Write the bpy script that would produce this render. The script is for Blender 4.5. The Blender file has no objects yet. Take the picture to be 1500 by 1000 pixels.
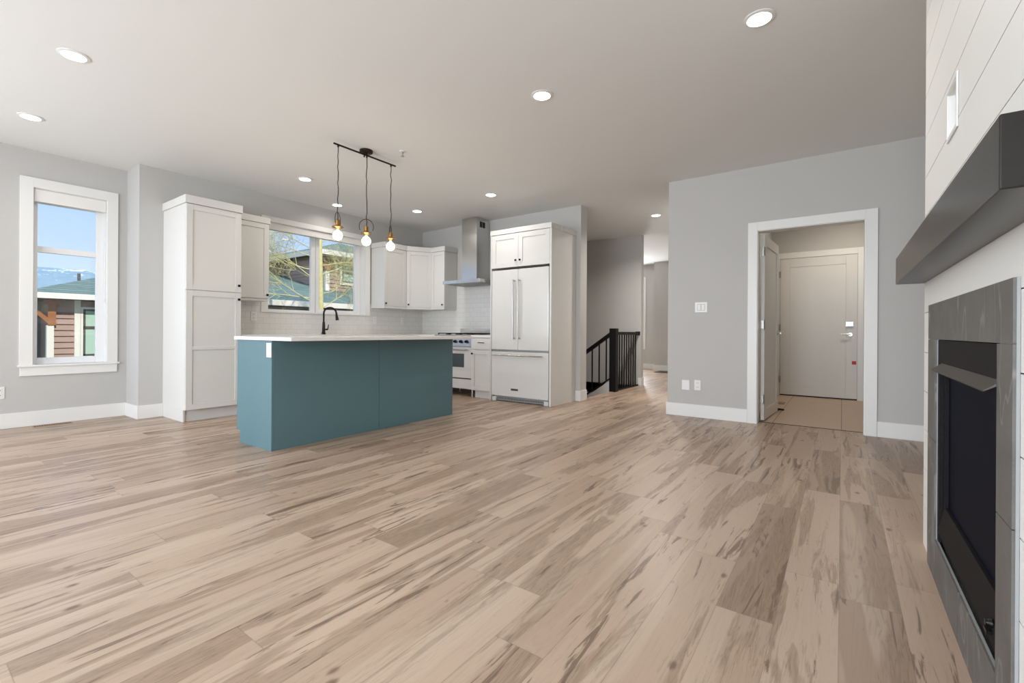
import bpy, bmesh, math, random
from mathutils import Vector, Matrix
C = bpy.context.scene.collection
S = bpy.context.scene
PI = math.pi

# ------------------------------------------------------------------ camera
cam_d = bpy.data.cameras.new('camera')
cam = bpy.data.objects.new('camera', cam_d); C.objects.link(cam)
cam_d.sensor_width = 36.0
cam_d.lens = 672.98 / 1500 * 36
cam_d.shift_y = -13.85 / 1500
cam_d.clip_start = 0.02; cam_d.clip_end = 3000
cam.matrix_world = (Matrix.Translation((0, 0, 0.97)) @ Matrix.Rotation(0.622841, 4, 'Z')
                    @ Matrix.Rotation(PI / 2, 4, 'X') @ Matrix.Rotation(0.0061087, 4, 'Z'))
S.camera = cam

# ------------------------------------------------------------------ world, sun, daylight, exposure
w = bpy.data.worlds.new('sky'); S.world = w; w.use_nodes = True
nt = w.node_tree; nt.nodes.clear()
tc = nt.nodes.new('ShaderNodeTexCoord'); sx = nt.nodes.new('ShaderNodeSeparateXYZ')
rp = nt.nodes.new('ShaderNodeValToRGB'); bg = nt.nodes.new('ShaderNodeBackground'); wo = nt.nodes.new('ShaderNodeOutputWorld')
rp.color_ramp.elements[0].position = 0.0; rp.color_ramp.elements[0].color = (0.62, 0.75, 0.95, 1)
rp.color_ramp.elements[1].position = 0.8; rp.color_ramp.elements[1].color = (0.24, 0.42, 0.82, 1)
e = rp.color_ramp.elements.new(0.22); e.color = (0.36, 0.54, 0.86, 1)
bg.inputs['Strength'].default_value = 1.35
nt.links.new(tc.outputs['Generated'], sx.inputs[0]); nt.links.new(sx.outputs['Z'], rp.inputs[0])
nt.links.new(rp.outputs[0], bg.inputs['Color']); nt.links.new(bg.outputs[0], wo.inputs[0])

sun_d = bpy.data.lights.new('sun', 'SUN'); sun_d.energy = 4.6; sun_d.angle = 0.01; sun_d.color = (1, .96, .9)
sun = bpy.data.objects.new('sun', sun_d); C.objects.link(sun)
sun.location = (10, -2, 12)
sun.rotation_euler = Vector((-0.72, 0.12, -0.60)).to_track_quat('-Z', 'Y').to_euler()

def area(name, loc, direction, sx_, sy_, watts, col):
    d = bpy.data.lights.new(name, 'AREA'); d.shape = 'RECTANGLE'; d.size = sx_; d.size_y = sy_; d.energy = watts; d.color = col
    o = bpy.data.objects.new(name, d); C.objects.link(o); o.location = loc
    o.rotation_euler = Vector(direction).to_track_quat('-Z', 'Z').to_euler()
    return o
# area lamps standing in for daylight: unseen openings behind camera, plus the entry window
area('standin_daylight_patio', (-4.1, -3.42, 1.25), (0, 1, 0), 3.6, 2.2, 170, (0.85, 0.925, 1.0))
area('added_fill_back', (-0.85, -3.42, 1.45), (0, 1, 0), 2.0, 1.7, 185, (0.85, 0.925, 1.0))  # added fill that brightens the right side; no window known there
area('standin_daylight_dining', (-6.55, -1.7, 1.35), (1, 0, 0), 2.2, 2.0, 85, (0.85, 0.925, 1.0))
area('daylight_entry_window', (-4.85, 11.98, 1.45), (0, -1, 0), 0.75, 1.75, 110, (0.95, 0.98, 1.0))

S.view_settings.view_transform = 'Standard'; S.view_settings.look = 'None'
S.view_settings.gamma = 1.0; S.view_settings.exposure = 0.0
S.view_settings.use_curve_mapping = False
S.cycles.use_denoising = True
S.cycles.max_bounces = 10; S.cycles.diffuse_bounces = 6; S.cycles.glossy_bounces = 4
S.cycles.transparent_max_bounces = 12
S.cycles.sample_clamp_indirect = 6.0
S.cycles.caustics_reflective = False; S.cycles.caustics_refractive = False

# ------------------------------------------------------------------ materials
def lin(r, g, b):
    f = lambda c: (c / 255 / 12.92) if c / 255 <= 0.04045 else ((c / 255 + 0.055) / 1.055) ** 2.4
    return (f(r), f(g), f(b), 1)
def mat(name, col, rough=0.5, metal=0.0, spec=0.5, noise=0.0, scale=20, emit=0, coat=0.0, stretch=None, bump=0.0):
    m = bpy.data.materials.new(name); m.use_nodes = True
    n = m.node_tree; b = n.nodes['Principled BSDF']
    b.inputs['Base Color'].default_value = col; b.inputs['Roughness'].default_value = rough
    b.inputs['Metallic'].default_value = metal; b.inputs['Specular IOR Level'].default_value = spec
    b.inputs['Coat Weight'].default_value = coat
    if emit:
        b.inputs['Emission Color'].default_value = col; b.inputs['Emission Strength'].default_value = emit
    if noise or bump:
        t = n.nodes.new('ShaderNodeTexCoord'); mp = n.nodes.new('ShaderNodeMapping'); nz = n.nodes.new('ShaderNodeTexNoise')
        n.links.new(t.outputs['Object'], mp.inputs[0]); n.links.new(mp.outputs[0], nz.inputs['Vector'])
        if stretch: mp.inputs['Scale'].default_value = stretch
        nz.inputs['Scale'].default_value = scale; nz.inputs['Detail'].default_value = 5
        if noise:
            mx = n.nodes.new('ShaderNodeMix'); mx.data_type = 'RGBA'
            n.links.new(nz.outputs['Fac'], mx.inputs['Factor'])
            mx.inputs['A'].default_value = tuple(c * (1 - noise) for c in col[:3]) + (1,)
            mx.inputs['B'].default_value = tuple(min(1, c * (1 + noise)) for c in col[:3]) + (1,)
            n.links.new(mx.outputs['Result'], b.inputs['Base Color'])
        if bump:
            bp = n.nodes.new('ShaderNodeBump'); bp.inputs['Strength'].default_value = bump; bp.inputs['Distance'].default_value = 0.002
            n.links.new(nz.outputs['Fac'], bp.inputs['Height']); n.links.new(bp.outputs[0], b.inputs['Normal'])
    return m

class N:   # tiny node-graph helper
    def __init__(s, m): s.t = m.node_tree
    def new(s, k, **kw):
        n = s.t.nodes.new(k)
        for a, v in kw.items(): setattr(n, a, v)
        return n
    def put(s, sock, v):
        if isinstance(v, bpy.types.NodeSocket): s.t.links.new(v, sock)
        else: sock.default_value = v
    def m(s, op, a, b=0.0, c=0.0):
        n = s.new('ShaderNodeMath', operation=op)
        s.put(n.inputs[0], a); s.put(n.inputs[1], b); s.put(n.inputs[2], c); return n.outputs[0]
    def xyz(s, x, y, z=0.0):
        n = s.new('ShaderNodeCombineXYZ'); s.put(n.inputs[0], x); s.put(n.inputs[1], y); s.put(n.inputs[2], z); return n.outputs[0]
    def noise(s, v, scale=1.0, detail=4.0, rough=0.5, dist=0.0):
        n = s.new('ShaderNodeTexNoise'); s.put(n.inputs['Vector'], v)
        n.inputs['Scale'].default_value = scale; n.inputs['Detail'].default_value = detail
        n.inputs['Roughness'].default_value = rough; n.inputs['Distortion'].default_value = dist; return n.outputs['Fac']
    def ramp(s, f, stops, interp='LINEAR'):
        n = s.new('ShaderNodeValToRGB'); s.put(n.inputs[0], f); r = n.color_ramp; r.interpolation = interp
        while len(r.elements) < len(stops): r.elements.new(0.5)
        for el, (p, c) in zip(r.elements, stops):
            el.position = p; el.color = c if isinstance(c, tuple) else (c, c, c, 1)
        return n.outputs[0]
    def mix(s, f, a, b, blend='MIX'):
        n = s.new('ShaderNodeMix', data_type='RGBA', blend_type=blend)
        s.put(n.inputs['Factor'], f); s.put(n.inputs['A'], a); s.put(n.inputs['B'], b); return n.outputs['Result']
    def smooth(s, x, lo, hi):
        n = s.new('ShaderNodeMapRange', interpolation_type='SMOOTHSTEP')
        s.put(n.inputs[0], x); n.inputs[1].default_value = lo; n.inputs[2].default_value = hi; return n.outputs[0]

def floor_mat():
    m = mat('plank_floor', (0.4, 0.3, 0.2, 1), 0.36, spec=0.45); g = N(m); b = m.node_tree.nodes['Principled BSDF']
    t = g.new('ShaderNodeTexCoord'); sp = g.new('ShaderNodeSeparateXYZ'); g.t.links.new(t.outputs['Object'], sp.inputs[0])
    x, y = sp.outputs[0], sp.outputs[1]
    u = g.m('DIVIDE', g.m('ADD', x, 0.004), 0.178); i = g.m('FLOOR', u); fu = g.m('SUBTRACT', u, i)
    wn = g.new('ShaderNodeTexWhiteNoise', noise_dimensions='1D'); g.put(wn.inputs['W'], i)
    v = g.m('ADD', g.m('DIVIDE', y, 1.22), g.m('MULTIPLY', wn.outputs['Value'], 7.37)); j = g.m('FLOOR', v); fv = g.m('SUBTRACT', v, j)
    w2 = g.new('ShaderNodeTexWhiteNoise', noise_dimensions='2D'); g.put(w2.inputs['Vector'], g.xyz(i, j))
    r = w2.outputs['Value']; sc = g.new('ShaderNodeSeparateXYZ'); g.t.links.new(w2.outputs['Color'], sc.inputs[0])
    r2, r3 = sc.outputs[1], sc.outputs[2]
    ox = g.m('MULTIPLY', r, 61.0); oy = g.m('MULTIPLY', r2, 47.0)
    # grain
    fine = g.noise(g.xyz(g.m('ADD', g.m('MULTIPLY', x, 150.0), ox), g.m('ADD', g.m('MULTIPLY', y, 5.0), oy), r3), 1.0, 5.0, 0.6)
    med = g.noise(g.xyz(g.m('ADD', g.m('MULTIPLY', x, 13.0), ox), g.m('ADD', g.m('MULTIPLY', y, 1.3), oy), r3), 1.0, 3.0, 0.5, 0.6)
    rings = g.m('MULTIPLY_ADD', g.m('SINE', g.m('MULTIPLY', med, 85.0)), 0.5, 0.5)
    big = g.noise(g.xyz(g.m('ADD', g.m('MULTIPLY', x, 8.5), oy), g.m('ADD', g.m('MULTIPLY', y, 0.75), ox), r3), 1.0, 3.0, 0.55, 0.9)
    tone = g.ramp(r, [(0.0, (0.325, 0.227, 0.162, 1)), (0.2, (0.40, 0.285, 0.206, 1)), (0.6, (0.455, 0.333, 0.246, 1)), (1.0, (0.495, 0.371, 0.280, 1))])
    # heartwood: darker zones within a plank
    heart = g.smooth(g.m('ADD', big, g.m('MULTIPLY', g.m('SUBTRACT', r2, 0.5), 0.16)), 0.515, 0.555)
    col = g.mix(g.m('MULTIPLY', heart, 0.52), tone, (0.255, 0.170, 0.108, 1))
    # dark mineral streaks
    st = g.noise(g.xyz(g.m('ADD', g.m('MULTIPLY', x, 17.0), ox), g.m('ADD', g.m('MULTIPLY', y, 1.5), oy), 4.0), 1.0, 6.0, 0.62, 1.2)
    streak = g.smooth(g.m('ADD', st, g.m('MULTIPLY', g.m('SUBTRACT', r3, 0.5), 0.10)), 0.59, 0.64)
    col = g.mix(g.m('MULTIPLY', streak, 0.75), col, (0.115, 0.067, 0.040, 1))
    ln = g.noise(g.xyz(g.m('ADD', g.m('MULTIPLY', x, 42.0), oy), g.m('ADD', g.m('MULTIPLY', y, 1.9), ox), 7.0), 1.0, 5.0, 0.6, 1.0)
    line = g.m('MULTIPLY', g.m('SUBTRACT', 1.0, g.smooth(g.m('ABSOLUTE', g.m('SUBTRACT', ln, 0.5)), 0.004, 0.022)), g.smooth(big, 0.44, 0.54))
    col = g.mix(g.m('MULTIPLY', line, 0.42), col, (0.15, 0.09, 0.055, 1))
    sap = g.smooth(g.noise(g.xyz(g.m('ADD', g.m('MULTIPLY', x, 7.0), ox), g.m('ADD', g.m('MULTIPLY', y, 0.5), oy), 9.0), 1.0, 2.0, 0.5, 0.4), 0.56, 0.62)
    col = g.mix(g.m('MULTIPLY', sap, 0.4), col, (0.55, 0.435, 0.33, 1))
    # knots
    vo = g.new('ShaderNodeTexVoronoi'); g.put(vo.inputs['Vector'], g.xyz(g.m('ADD', g.m('MULTIPLY', x, 6.0), ox), g.m('ADD', g.m('MULTIPLY', y, 3.2), oy), 0.0))
    vo.inputs['Scale'].default_value = 1.0
    kd = g.m('ADD', vo.outputs['Distance'], g.m('MULTIPLY', g.m('SUBTRACT', fine, 0.5), 0.09))
    knot = g.m('SUBTRACT', 1.0, g.smooth(kd, 0.03, 0.10))
    sv = g.new('ShaderNodeSeparateXYZ'); g.t.links.new(vo.outputs['Color'], sv.inputs[0])
    knot = g.m('MULTIPLY', knot, g.m('GREATER_THAN', sv.outputs[0], 0.35))
    col = g.mix(g.m('MULTIPLY', knot, 0.82), col, (0.13, 0.07, 0.04, 1))
    gr = g.m('ADD', g.m('MULTIPLY', g.m('SUBTRACT', fine, 0.5), 0.42), g.m('MULTIPLY', g.m('SUBTRACT', rings, 0.5), g.m('MULTIPLY_ADD', heart, 0.30, 0.08)))
    col = g.mix(1.0, col, g.ramp(g.m('ADD', gr, 0.5), [(0.0, 0.62), (0.5, 0.98), (1.0, 1.0)]), 'MULTIPLY')
    eu = g.m('MINIMUM', fu, g.m('SUBTRACT', 1.0, fu)); ev = g.m('MINIMUM', fv, g.m('SUBTRACT', 1.0, fv))
    gap = g.m('MAXIMUM', g.m('SUBTRACT', 1.0, g.smooth(eu, 0.003, 0.010)), g.m('SUBTRACT', 1.0, g.smooth(ev, 0.0006, 0.0016)))
    col = g.mix(g.m('MULTIPLY', gap, 0.45), col, (0.16, 0.11, 0.075, 1))
    g.put(b.inputs['Base Color'], col)
    bp = g.new('ShaderNodeBump'); bp.inputs['Strength'].default_value = 0.12; bp.inputs['Distance'].default_value = 0.001
    g.put(bp.inputs['Height'], g.m('SUBTRACT', fine, gap)); g.put(b.inputs['Normal'], bp.outputs[0])
    g.put(b.inputs['Roughness'], g.m('MULTIPLY_ADD', fine, 0.12, 0.30))
    return m

def brick_mat(name, c1, c2, mortar, bw, bh, ms, rough, plane, bump=0.3, offset=0.5):
    m = mat(name, c1, rough); g = N(m); b = m.node_tree.nodes['Principled BSDF']
    t = g.new('ShaderNodeTexCoord'); sp = g.new('ShaderNodeSeparateXYZ'); g.t.links.new(t.outputs['Object'], sp.inputs[0])
    h = {'x': sp.outputs[0], 'y': sp.outputs[1], 'xy': g.m('SUBTRACT', sp.outputs[1], sp.outputs[0])}[plane[0] if plane != 'xyz' else 'xy']
    vz = sp.outputs[1] if plane == 'xf' else sp.outputs[2]
    br = g.new('ShaderNodeTexBrick'); g.put(br.inputs['Vector'], g.xyz(h, vz)); br.offset = offset
    br.inputs['Color1'].default_value = c1; br.inputs['Color2'].default_value = c2; br.inputs['Mortar'].default_value = mortar
    br.inputs['Scale'].default_value = 1.0; br.inputs['Brick Width'].default_value = bw; br.inputs['Row Height'].default_value = bh
    br.inputs['Mortar Size'].default_value = ms; br.inputs['Mortar Smooth'].default_value = 0.2
    g.put(b.inputs['Base Color'], br.outputs['Color'])
    bp = g.new('ShaderNodeBump'); bp.inputs['Strength'].default_value = bump; bp.inputs['Distance'].default_value = 0.003; bp.invert = True
    g.put(bp.inputs['Height'], br.outputs['Fac']); g.put(b.inputs['Normal'], bp.outputs[0])
    return m

def stone_mat():
    m = mat('slate_tile', lin(112, 110, 106), 0.55); g = N(m); b = m.node_tree.nodes['Principled BSDF']
    t = g.new('ShaderNodeTexCoord')
    n1 = g.noise(t.outputs['Object'], 9.0, 6.0, 0.6); n2 = g.noise(t.outputs['Object'], 160.0, 3.0, 0.7)
    base = g.ramp(g.m('ADD', g.m('MULTIPLY', n1, 0.7), g.m('MULTIPLY', n2, 0.3)), [(0.3, lin(84, 82, 79)), (0.7, lin(108, 105, 101))])
    mp = g.new('ShaderNodeMapping'); g.t.links.new(t.outputs['Object'], mp.inputs[0]); mp.inputs['Rotation'].default_value = (0.5, 0, 0); mp.inputs['Scale'].default_value = (1, 3.4, 1.0)
    v = g.noise(mp.outputs[0], 1.5, 3.0, 0.45, 0.5)
    vein = g.m('SUBTRACT', 1.0, g.smooth(g.m('ABSOLUTE', g.m('SUBTRACT', v, 0.53)), 0.0, 0.012))
    col = g.mix(g.m('MULTIPLY', vein, 0.22), base, lin(190, 186, 178))
    g.put(b.inputs['Base Color'], col); return m

def siding_mat(name, col, row, dark=0.55):
    m = mat(name, col, 0.8); g = N(m); b = m.node_tree.nodes['Principled BSDF']
    t = g.new('ShaderNodeTexCoord'); sp = g.new('ShaderNodeSeparateXYZ'); g.t.links.new(t.outputs['Object'], sp.inputs[0])
    f = g.m('FRACT', g.m('DIVIDE', sp.outputs[2], row))
    g.put(b.inputs['Base Color'], g.mix(g.m('MULTIPLY', g.noise(t.outputs['Object'], 5.0), 0.4), col, tuple(c * 0.7 for c in col[:3]) + (1,)))
    bp = g.new('ShaderNodeBump'); bp.inputs['Strength'].default_value = 0.05; bp.inputs['Distance'].default_value = 0.005; bp.invert = True
    g.put(bp.inputs['Height'], f); g.put(b.inputs['Normal'], bp.outputs[0])
    return m

def glass_mat(name, tint=(1, 1, 1, 1), refl=0.05):
    m = bpy.data.materials.new(name); m.use_nodes = True; n = m.node_tree; n.nodes.clear()
    o = n.nodes.new('ShaderNodeOutputMaterial'); mx = n.nodes.new('ShaderNodeMixShader')
    tr = n.nodes.new('ShaderNodeBsdfTransparent'); gl = n.nodes.new('ShaderNodeBsdfGlossy')
    tr.inputs[0].default_value = tint; gl.inputs['Roughness'].default_value = 0.02; mx.inputs[0].default_value = refl
    n.links.new(tr.outputs[0], mx.inputs[1]); n.links.new(gl.outputs[0], mx.inputs[2]); n.links.new(mx.outputs[0], o.inputs[0])
    return m

def mountain_mat():
    m = mat('mountain_hazed_rock', lin(120, 150, 165), 0.95, spec=0.1); g = N(m); b = m.node_tree.nodes['Principled BSDF']
    t = g.new('ShaderNodeTexCoord'); sp = g.new('ShaderNodeSeparateXYZ'); g.t.links.new(t.outputs['Object'], sp.inputs[0])
    n1 = g.noise(t.outputs['Object'], 0.10, 8.0, 0.7)
    h = g.m('ADD', g.m('DIVIDE', sp.outputs[2], 70.0), g.m('MULTIPLY', g.m('SUBTRACT', n1, 0.5), 2.2))
    snow = g.smooth(h, 0.86, 1.02)
    hazed_rock = g.mix(n1, lin(112, 140, 152), lin(150, 174, 184))  # distance haze put into the blue grey of the slopes
    g.put(b.inputs['Base Color'], g.mix(snow, hazed_rock, lin(236, 242, 247))); return m

M = dict(
    wall=mat('wall_paint', lin(188, 186, 183), 0.75, spec=0.3, bump=0.15, scale=180),
    ceil=mat('ceiling_paint', lin(226, 226, 224), 0.85, spec=0.2, bump=0.2, scale=120),
    trim=mat('trim_paint', lin(226, 225, 222), 0.4),
    cab=mat('cabinet_paint', lin(213, 211, 207), 0.38),
    shaft=mat('shiplap_paint', lin(228, 227, 223), 0.5),
    groove=mat('shiplap_gap', lin(170, 168, 164), 0.8),
    teal=mat('teal_paint', lin(86, 117, 124), 0.42),
    quartz=mat('quartz_top', lin(224, 222, 218), 0.22, noise=0.03, scale=60),
    black=mat('black_metal', (0.012, 0.011, 0.011, 1), 0.35, 0.6),
    blackwood=mat('black_painted_wood', (0.007, 0.006, 0.006, 1), 0.5, spec=0.2),
    steel=mat('stainless_steel', (0.62, 0.61, 0.59, 1), 0.26, 1.0, noise=0.06, scale=6, stretch=(1, 1, 40)),
    chrome=mat('satin_nickel', (0.46, 0.45, 0.43, 1), 0.3, 1.0),
    dark=mat('dark_recess', (0.01, 0.01, 0.01, 1), 0.8),
    fridge=mat('white_enamel', lin(215, 213, 209), 0.16, coat=0.4),
    grille=mat('grey_plastic', lin(150, 152, 152), 0.5),
    badge=mat('badge_metal', lin(96, 94, 92), 0.3, 0.8),
    brass=mat('aged_brass', (0.36, 0.19, 0.065, 1), 0.35, 1.0),
    bronze=mat('oiled_bronze', (0.035, 0.022, 0.016, 1), 0.4, 0.7),
    bulb=mat('lit_bulb', (1, 0.80, 0.56, 1), 0.3, emit=9),
    lens=mat('lit_lens', (1, 0.95, 0.88, 1), 0.3, emit=8),
    oven=mat('oven_glass', (0.06, 0.075, 0.085, 1), 0.08),
    plate=mat('plastic_plate', lin(226, 226, 223), 0.35),
    slot=mat('socket_slot', lin(90, 90, 88), 0.6),
    floor=floor_mat(),
    tilefloor=brick_mat('mudroom_tile', lin(196, 172, 148), lin(190, 166, 142), lin(110, 92, 76), 0.61, 2.6, 0.004, 0.4, 'xf', 0.1, 0.0),
    subway=brick_mat('subway_tile', lin(218, 216, 212), lin(214, 212, 208), lin(203, 200, 196), 0.152, 0.076, 0.003, 0.16, 'xyz', 0.15),
    slate=stone_mat(),
    mantel=mat('dark_steel_cladding', (0.024, 0.021, 0.019, 1), 0.28, 0.4, spec=0.25, noise=0.12, scale=5, stretch=(1, 1, 14)),
    insert=mat('fireplace_black', (0.011, 0.010, 0.011, 1), 0.6, 0.0, spec=0.12),
    visor=mat('fireplace_visor', (0.055, 0.047, 0.041, 1), 0.5, 0.3),
    fireglass=mat('fireplace_mesh_glass', (0.003, 0.005, 0.011, 1), 0.5, spec=0.03),
    doorpaint=mat('door_paint', lin(216, 213, 208), 0.42),
    red=mat('red_tag', lin(190, 22, 36), 0.5),
    mat_=mat('door_mat_fibre', (0.03, 0.024, 0.02, 1), 0.95, noise=0.4, scale=200),
    reg=mat('tan_register', lin(150, 118, 88), 0.45),
    glass=glass_mat('window_glass'),
    vinyl=mat('white_vinyl', lin(230, 230, 230), 0.35),
    shade=mat('roller_blind_fabric', lin(228, 226, 222), 0.7),
    lapbrown=siding_mat('brown_lap_siding', lin(166, 140, 125), 0.16),
    lapgrey=siding_mat('grey_lap_siding', lin(136, 132, 124), 0.16),
    shingle=brick_mat('roof_shingle', lin(118, 142, 132), lin(98, 124, 114), lin(78, 100, 92), 0.5, 0.06, 0.012, 0.9, 'xyz', 0.4),
    fascia=mat('cream_fascia', lin(222, 217, 202), 0.6),
    timber=mat('stained_timber', lin(150, 98, 58), 0.6, noise=0.25, scale=6, stretch=(1, 1, 6)),
    greenglass=mat('house_window_glass', lin(172, 198, 176), 0.15),
    darkframe=mat('house_window_frame', lin(74, 70, 62), 0.5),
    bark=mat('lichen_bark', lin(206, 198, 140), 0.9, noise=0.35, scale=14),
    grass=mat('grass', lin(96, 112, 62), 0.95, noise=0.4, scale=3),
    hedge=mat('hedge_leaf', lin(86, 104, 48), 0.8, noise=0.4, scale=30),
    mountain=mountain_mat(),
)

# ------------------------------------------------------------------ geometry helpers
class MB:
    """collects boxes, tubes, lathes and prisms; build() links them as one mesh object"""
    def __init__(s): s.v = []; s.f = []; s.sm = []
    def add(s, vs, fs, smooth=False):
        k = len(s.v); s.v += [tuple(p) for p in vs]; s.f += [tuple(i + k for i in q) for q in fs]; s.sm += [smooth] * len(fs); return s
    def box(s, x0, x1, y0, y1, z0, z1, T=None):
        x0, x1 = min(x0, x1), max(x0, x1); y0, y1 = min(y0, y1), max(y0, y1); z0, z1 = min(z0, z1), max(z0, z1)
        vs = [(x, y, z) for z in (z0, z1) for x, y in ((x0, y0), (x1, y0), (x1, y1), (x0, y1))]
        if T: vs = [T(*p) for p in vs]
        return s.add(vs, [(0, 3, 2, 1), (4, 5, 6, 7), (0, 1, 5, 4), (1, 2, 6, 5), (2, 3, 7, 6), (3, 0, 4, 7)])
    def prism(s, pts, d):                       # polygon pts (3-D) extruded along vector d
        n = len(pts); p = [Vector(q) for q in pts]; d = Vector(d)
        return s.add(p + [q + d for q in p], [tuple(range(n))[::-1], tuple(range(n, 2 * n))] + [(i, (i + 1) % n, n + (i + 1) % n, n + i) for i in range(n)])
    def tube(s, path, r, n=10, cap=True, closed=False):
        P = [Vector(p) for p in path]; R = r if isinstance(r, (list, tuple)) else [r] * len(P); m = len(P); vs = []
        t0 = (P[1] - P[0]).normalized(); up = Vector((0, 0, 1)) if abs(t0.z) < 0.9 else Vector((1, 0, 0)); a = t0.cross(up).normalized()
        for i, p in enumerate(P):
            if closed: t = (P[(i + 1) % m] - P[i - 1]).normalized()
            else: t = (P[min(i + 1, m - 1)] - P[max(i - 1, 0)]).normalized()
            a = (a - t * a.dot(t)).normalized(); b = t.cross(a)
            vs += [p + (a * math.cos(2 * PI * k / n) + b * math.sin(2 * PI * k / n)) * R[i] for k in range(n)]
        fs = []
        for i in range(m if closed else m - 1):
            q = ((i + 1) % m) * n
            fs += [(i * n + k, i * n + (k + 1) % n, q + (k + 1) % n, q + k) for k in range(n)]
        if cap and not closed: fs += [tuple(range(n))[::-1], tuple(range((m - 1) * n, m * n))]
        return s.add(vs, fs, True)
    def lathe(s, prof, loc, n=24, axis='z'):    # prof: (radius, height) pairs
        vs = []
        for r, h in prof:
            for k in range(n):
                c, d = r * math.cos(2 * PI * k / n), r * math.sin(2 * PI * k / n)
                vs.append({'z': (c, d, h), 'y': (c, h, d), 'x': (h, c, d)}[axis])
        vs = [Vector(p) + Vector(loc) for p in vs]; fs = []
        for i in range(len(prof) - 1):
            fs += [(i * n + k, i * n + (k + 1) % n, (i + 1) * n + (k + 1) % n, (i + 1) * n + k) for k in range(n)]
        fs += [tuple(range(n))[::-1], tuple(range((len(prof) - 1) * n, len(prof) * n))]
        return s.add(vs, fs, True)
    def build(s, name, m, parent=None, bevel=0.0, **props):
        base = BASE.get(parent.name, Vector()) if parent else Vector()
        me = bpy.data.meshes.new(name); me.from_pydata([tuple(Vector(p) - base) for p in s.v], [], s.f)
        bm = bmesh.new(); bm.from_mesh(me); bmesh.ops.recalc_face_normals(bm, faces=bm.faces); bm.to_mesh(me); bm.free()
        me.polygons.foreach_set('use_smooth', s.sm); me.materials.append(M[m] if isinstance(m, str) else m)
        o = bpy.data.objects.new(name, me); C.objects.link(o)
        if parent: o.parent = parent; BASE[o.name] = base
        if any(s.sm):
            md = o.modifiers.new('es', 'EDGE_SPLIT'); md.split_angle = math.radians(40)
        if bevel:
            b = o.modifiers.new('bevel', 'BEVEL'); b.width = bevel; b.segments = 2; b.limit_method = 'ANGLE'; b.angle_limit = math.radians(40)
        for k, v in props.items(): o[k] = v
        return o
BASE = {}
def thing(name, loc, label, category, group=None):
    o = bpy.data.objects.new(name, None); C.objects.link(o); o.location = loc; o.empty_display_size = 0.1
    BASE[o.name] = Vector(loc); o['label'] = label; o['category'] = category
    if group: o['group'] = group
    return o
def tag(o, label, category, group=None):
    o['label'] = label; o['category'] = category
    if group: o['group'] = group
    return o
def struct(mb, name, m, label, **k): 
    o = mb.build(name, m, None, **k); o['kind'] = 'structure'; o['label'] = label; o['category'] = name.split('_')[0]; return o
def FX(X0): return lambda u, n, z: (X0 + n, u, z)          # a front that faces +X: u runs along Y
def FY(Y0): return lambda u, n, z: (u, Y0 - n, z)          # a front that faces -Y: u runs along X
def slab(holes, u0, u1, v0, v1, p0, p1, axis):
    """a flat slab with rectangular holes; axis = thickness axis; u, v the two others"""
    us = sorted({u0, u1, *[c for h in holes for c in h[:2] if u0 < c < u1]}); vs = sorted({v0, v1, *[c for h in holes for c in h[2:] if v0 < c < v1]})
    inh = lambda a, b: any(h[0] < a < h[1] and h[2] < b < h[3] for h in holes)
    solid = {(i, j) for i in range(len(us) - 1) for j in range(len(vs) - 1) if not inh((us[i] + us[i + 1]) / 2, (vs[j] + vs[j + 1]) / 2)}
    P = {'x': lambda u, v, p: (p, u, v), 'y': lambda u, v, p: (u, p, v), 'z': lambda u, v, p: (u, v, p)}[axis]
    mb = MB(); idx = {}
    def vid(i, j, k):
        key = (i, j, k)
        if key not in idx: idx[key] = len(mb.v); mb.v.append(P(us[i], vs[j], (p0, p1)[k]))
        return idx[key]
    def quad(*q): mb.f.append(tuple(vid(*c) for c in q)); mb.sm.append(False)
    for i, j in solid:
        for k in (0, 1): quad((i, j, k), (i + 1, j, k), (i + 1, j + 1, k), (i, j + 1, k))
        for di, dj, a, b in ((-1, 0, (i, j), (i, j + 1)), (1, 0, (i + 1, j), (i + 1, j + 1)), (0, -1, (i, j), (i + 1, j)), (0, 1, (i, j + 1), (i + 1, j + 1))):
            if (i + di, j + dj) not in solid: quad((*a, 0), (*b, 0), (*b, 1), (*a, 1))
    return mb
def shaker(T, u0, u1, z0, z1, rail=0.06, th=0.02, rec=0.010, mid=None, mb=None):
    mb = mb or MB()
    mb.box(u0, u0 + rail, 0, th, z0, z1, T); mb.box(u1 - rail, u1, 0, th, z0, z1, T)
    mb.box(u0 + rail, u1 - rail, 0, th, z0, z0 + rail, T); mb.box(u0 + rail, u1 - rail, 0, th, z1 - rail, z1, T)
    if mid: mb.box(u0 + rail, u1 - rail, 0, th, mid[0], mid[1], T)
    mb.box(u0 + rail, u1 - rail, 0, th - rec, z0 + rail, z1 - rail, T)
    return mb
def knob(T, u, z, parent, n0=0.02):
    mb = MB().box(u - .004, u + .004, n0, n0 + .014, z - .004, z + .004, T).box(u - .013, u + .013, n0 + .014, n0 + .024, z - .013, z + .013, T)
    return mb.build('knob', 'black', parent, 0.002, label='small square black knob')
def arc(cx, cz, r, a0, a1, n, P): return [P(cx + r * math.cos(a0 + (a1 - a0) * i / n), cz + r * math.sin(a0 + (a1 - a0) * i / n)) for i in range(n + 1)]

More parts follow.
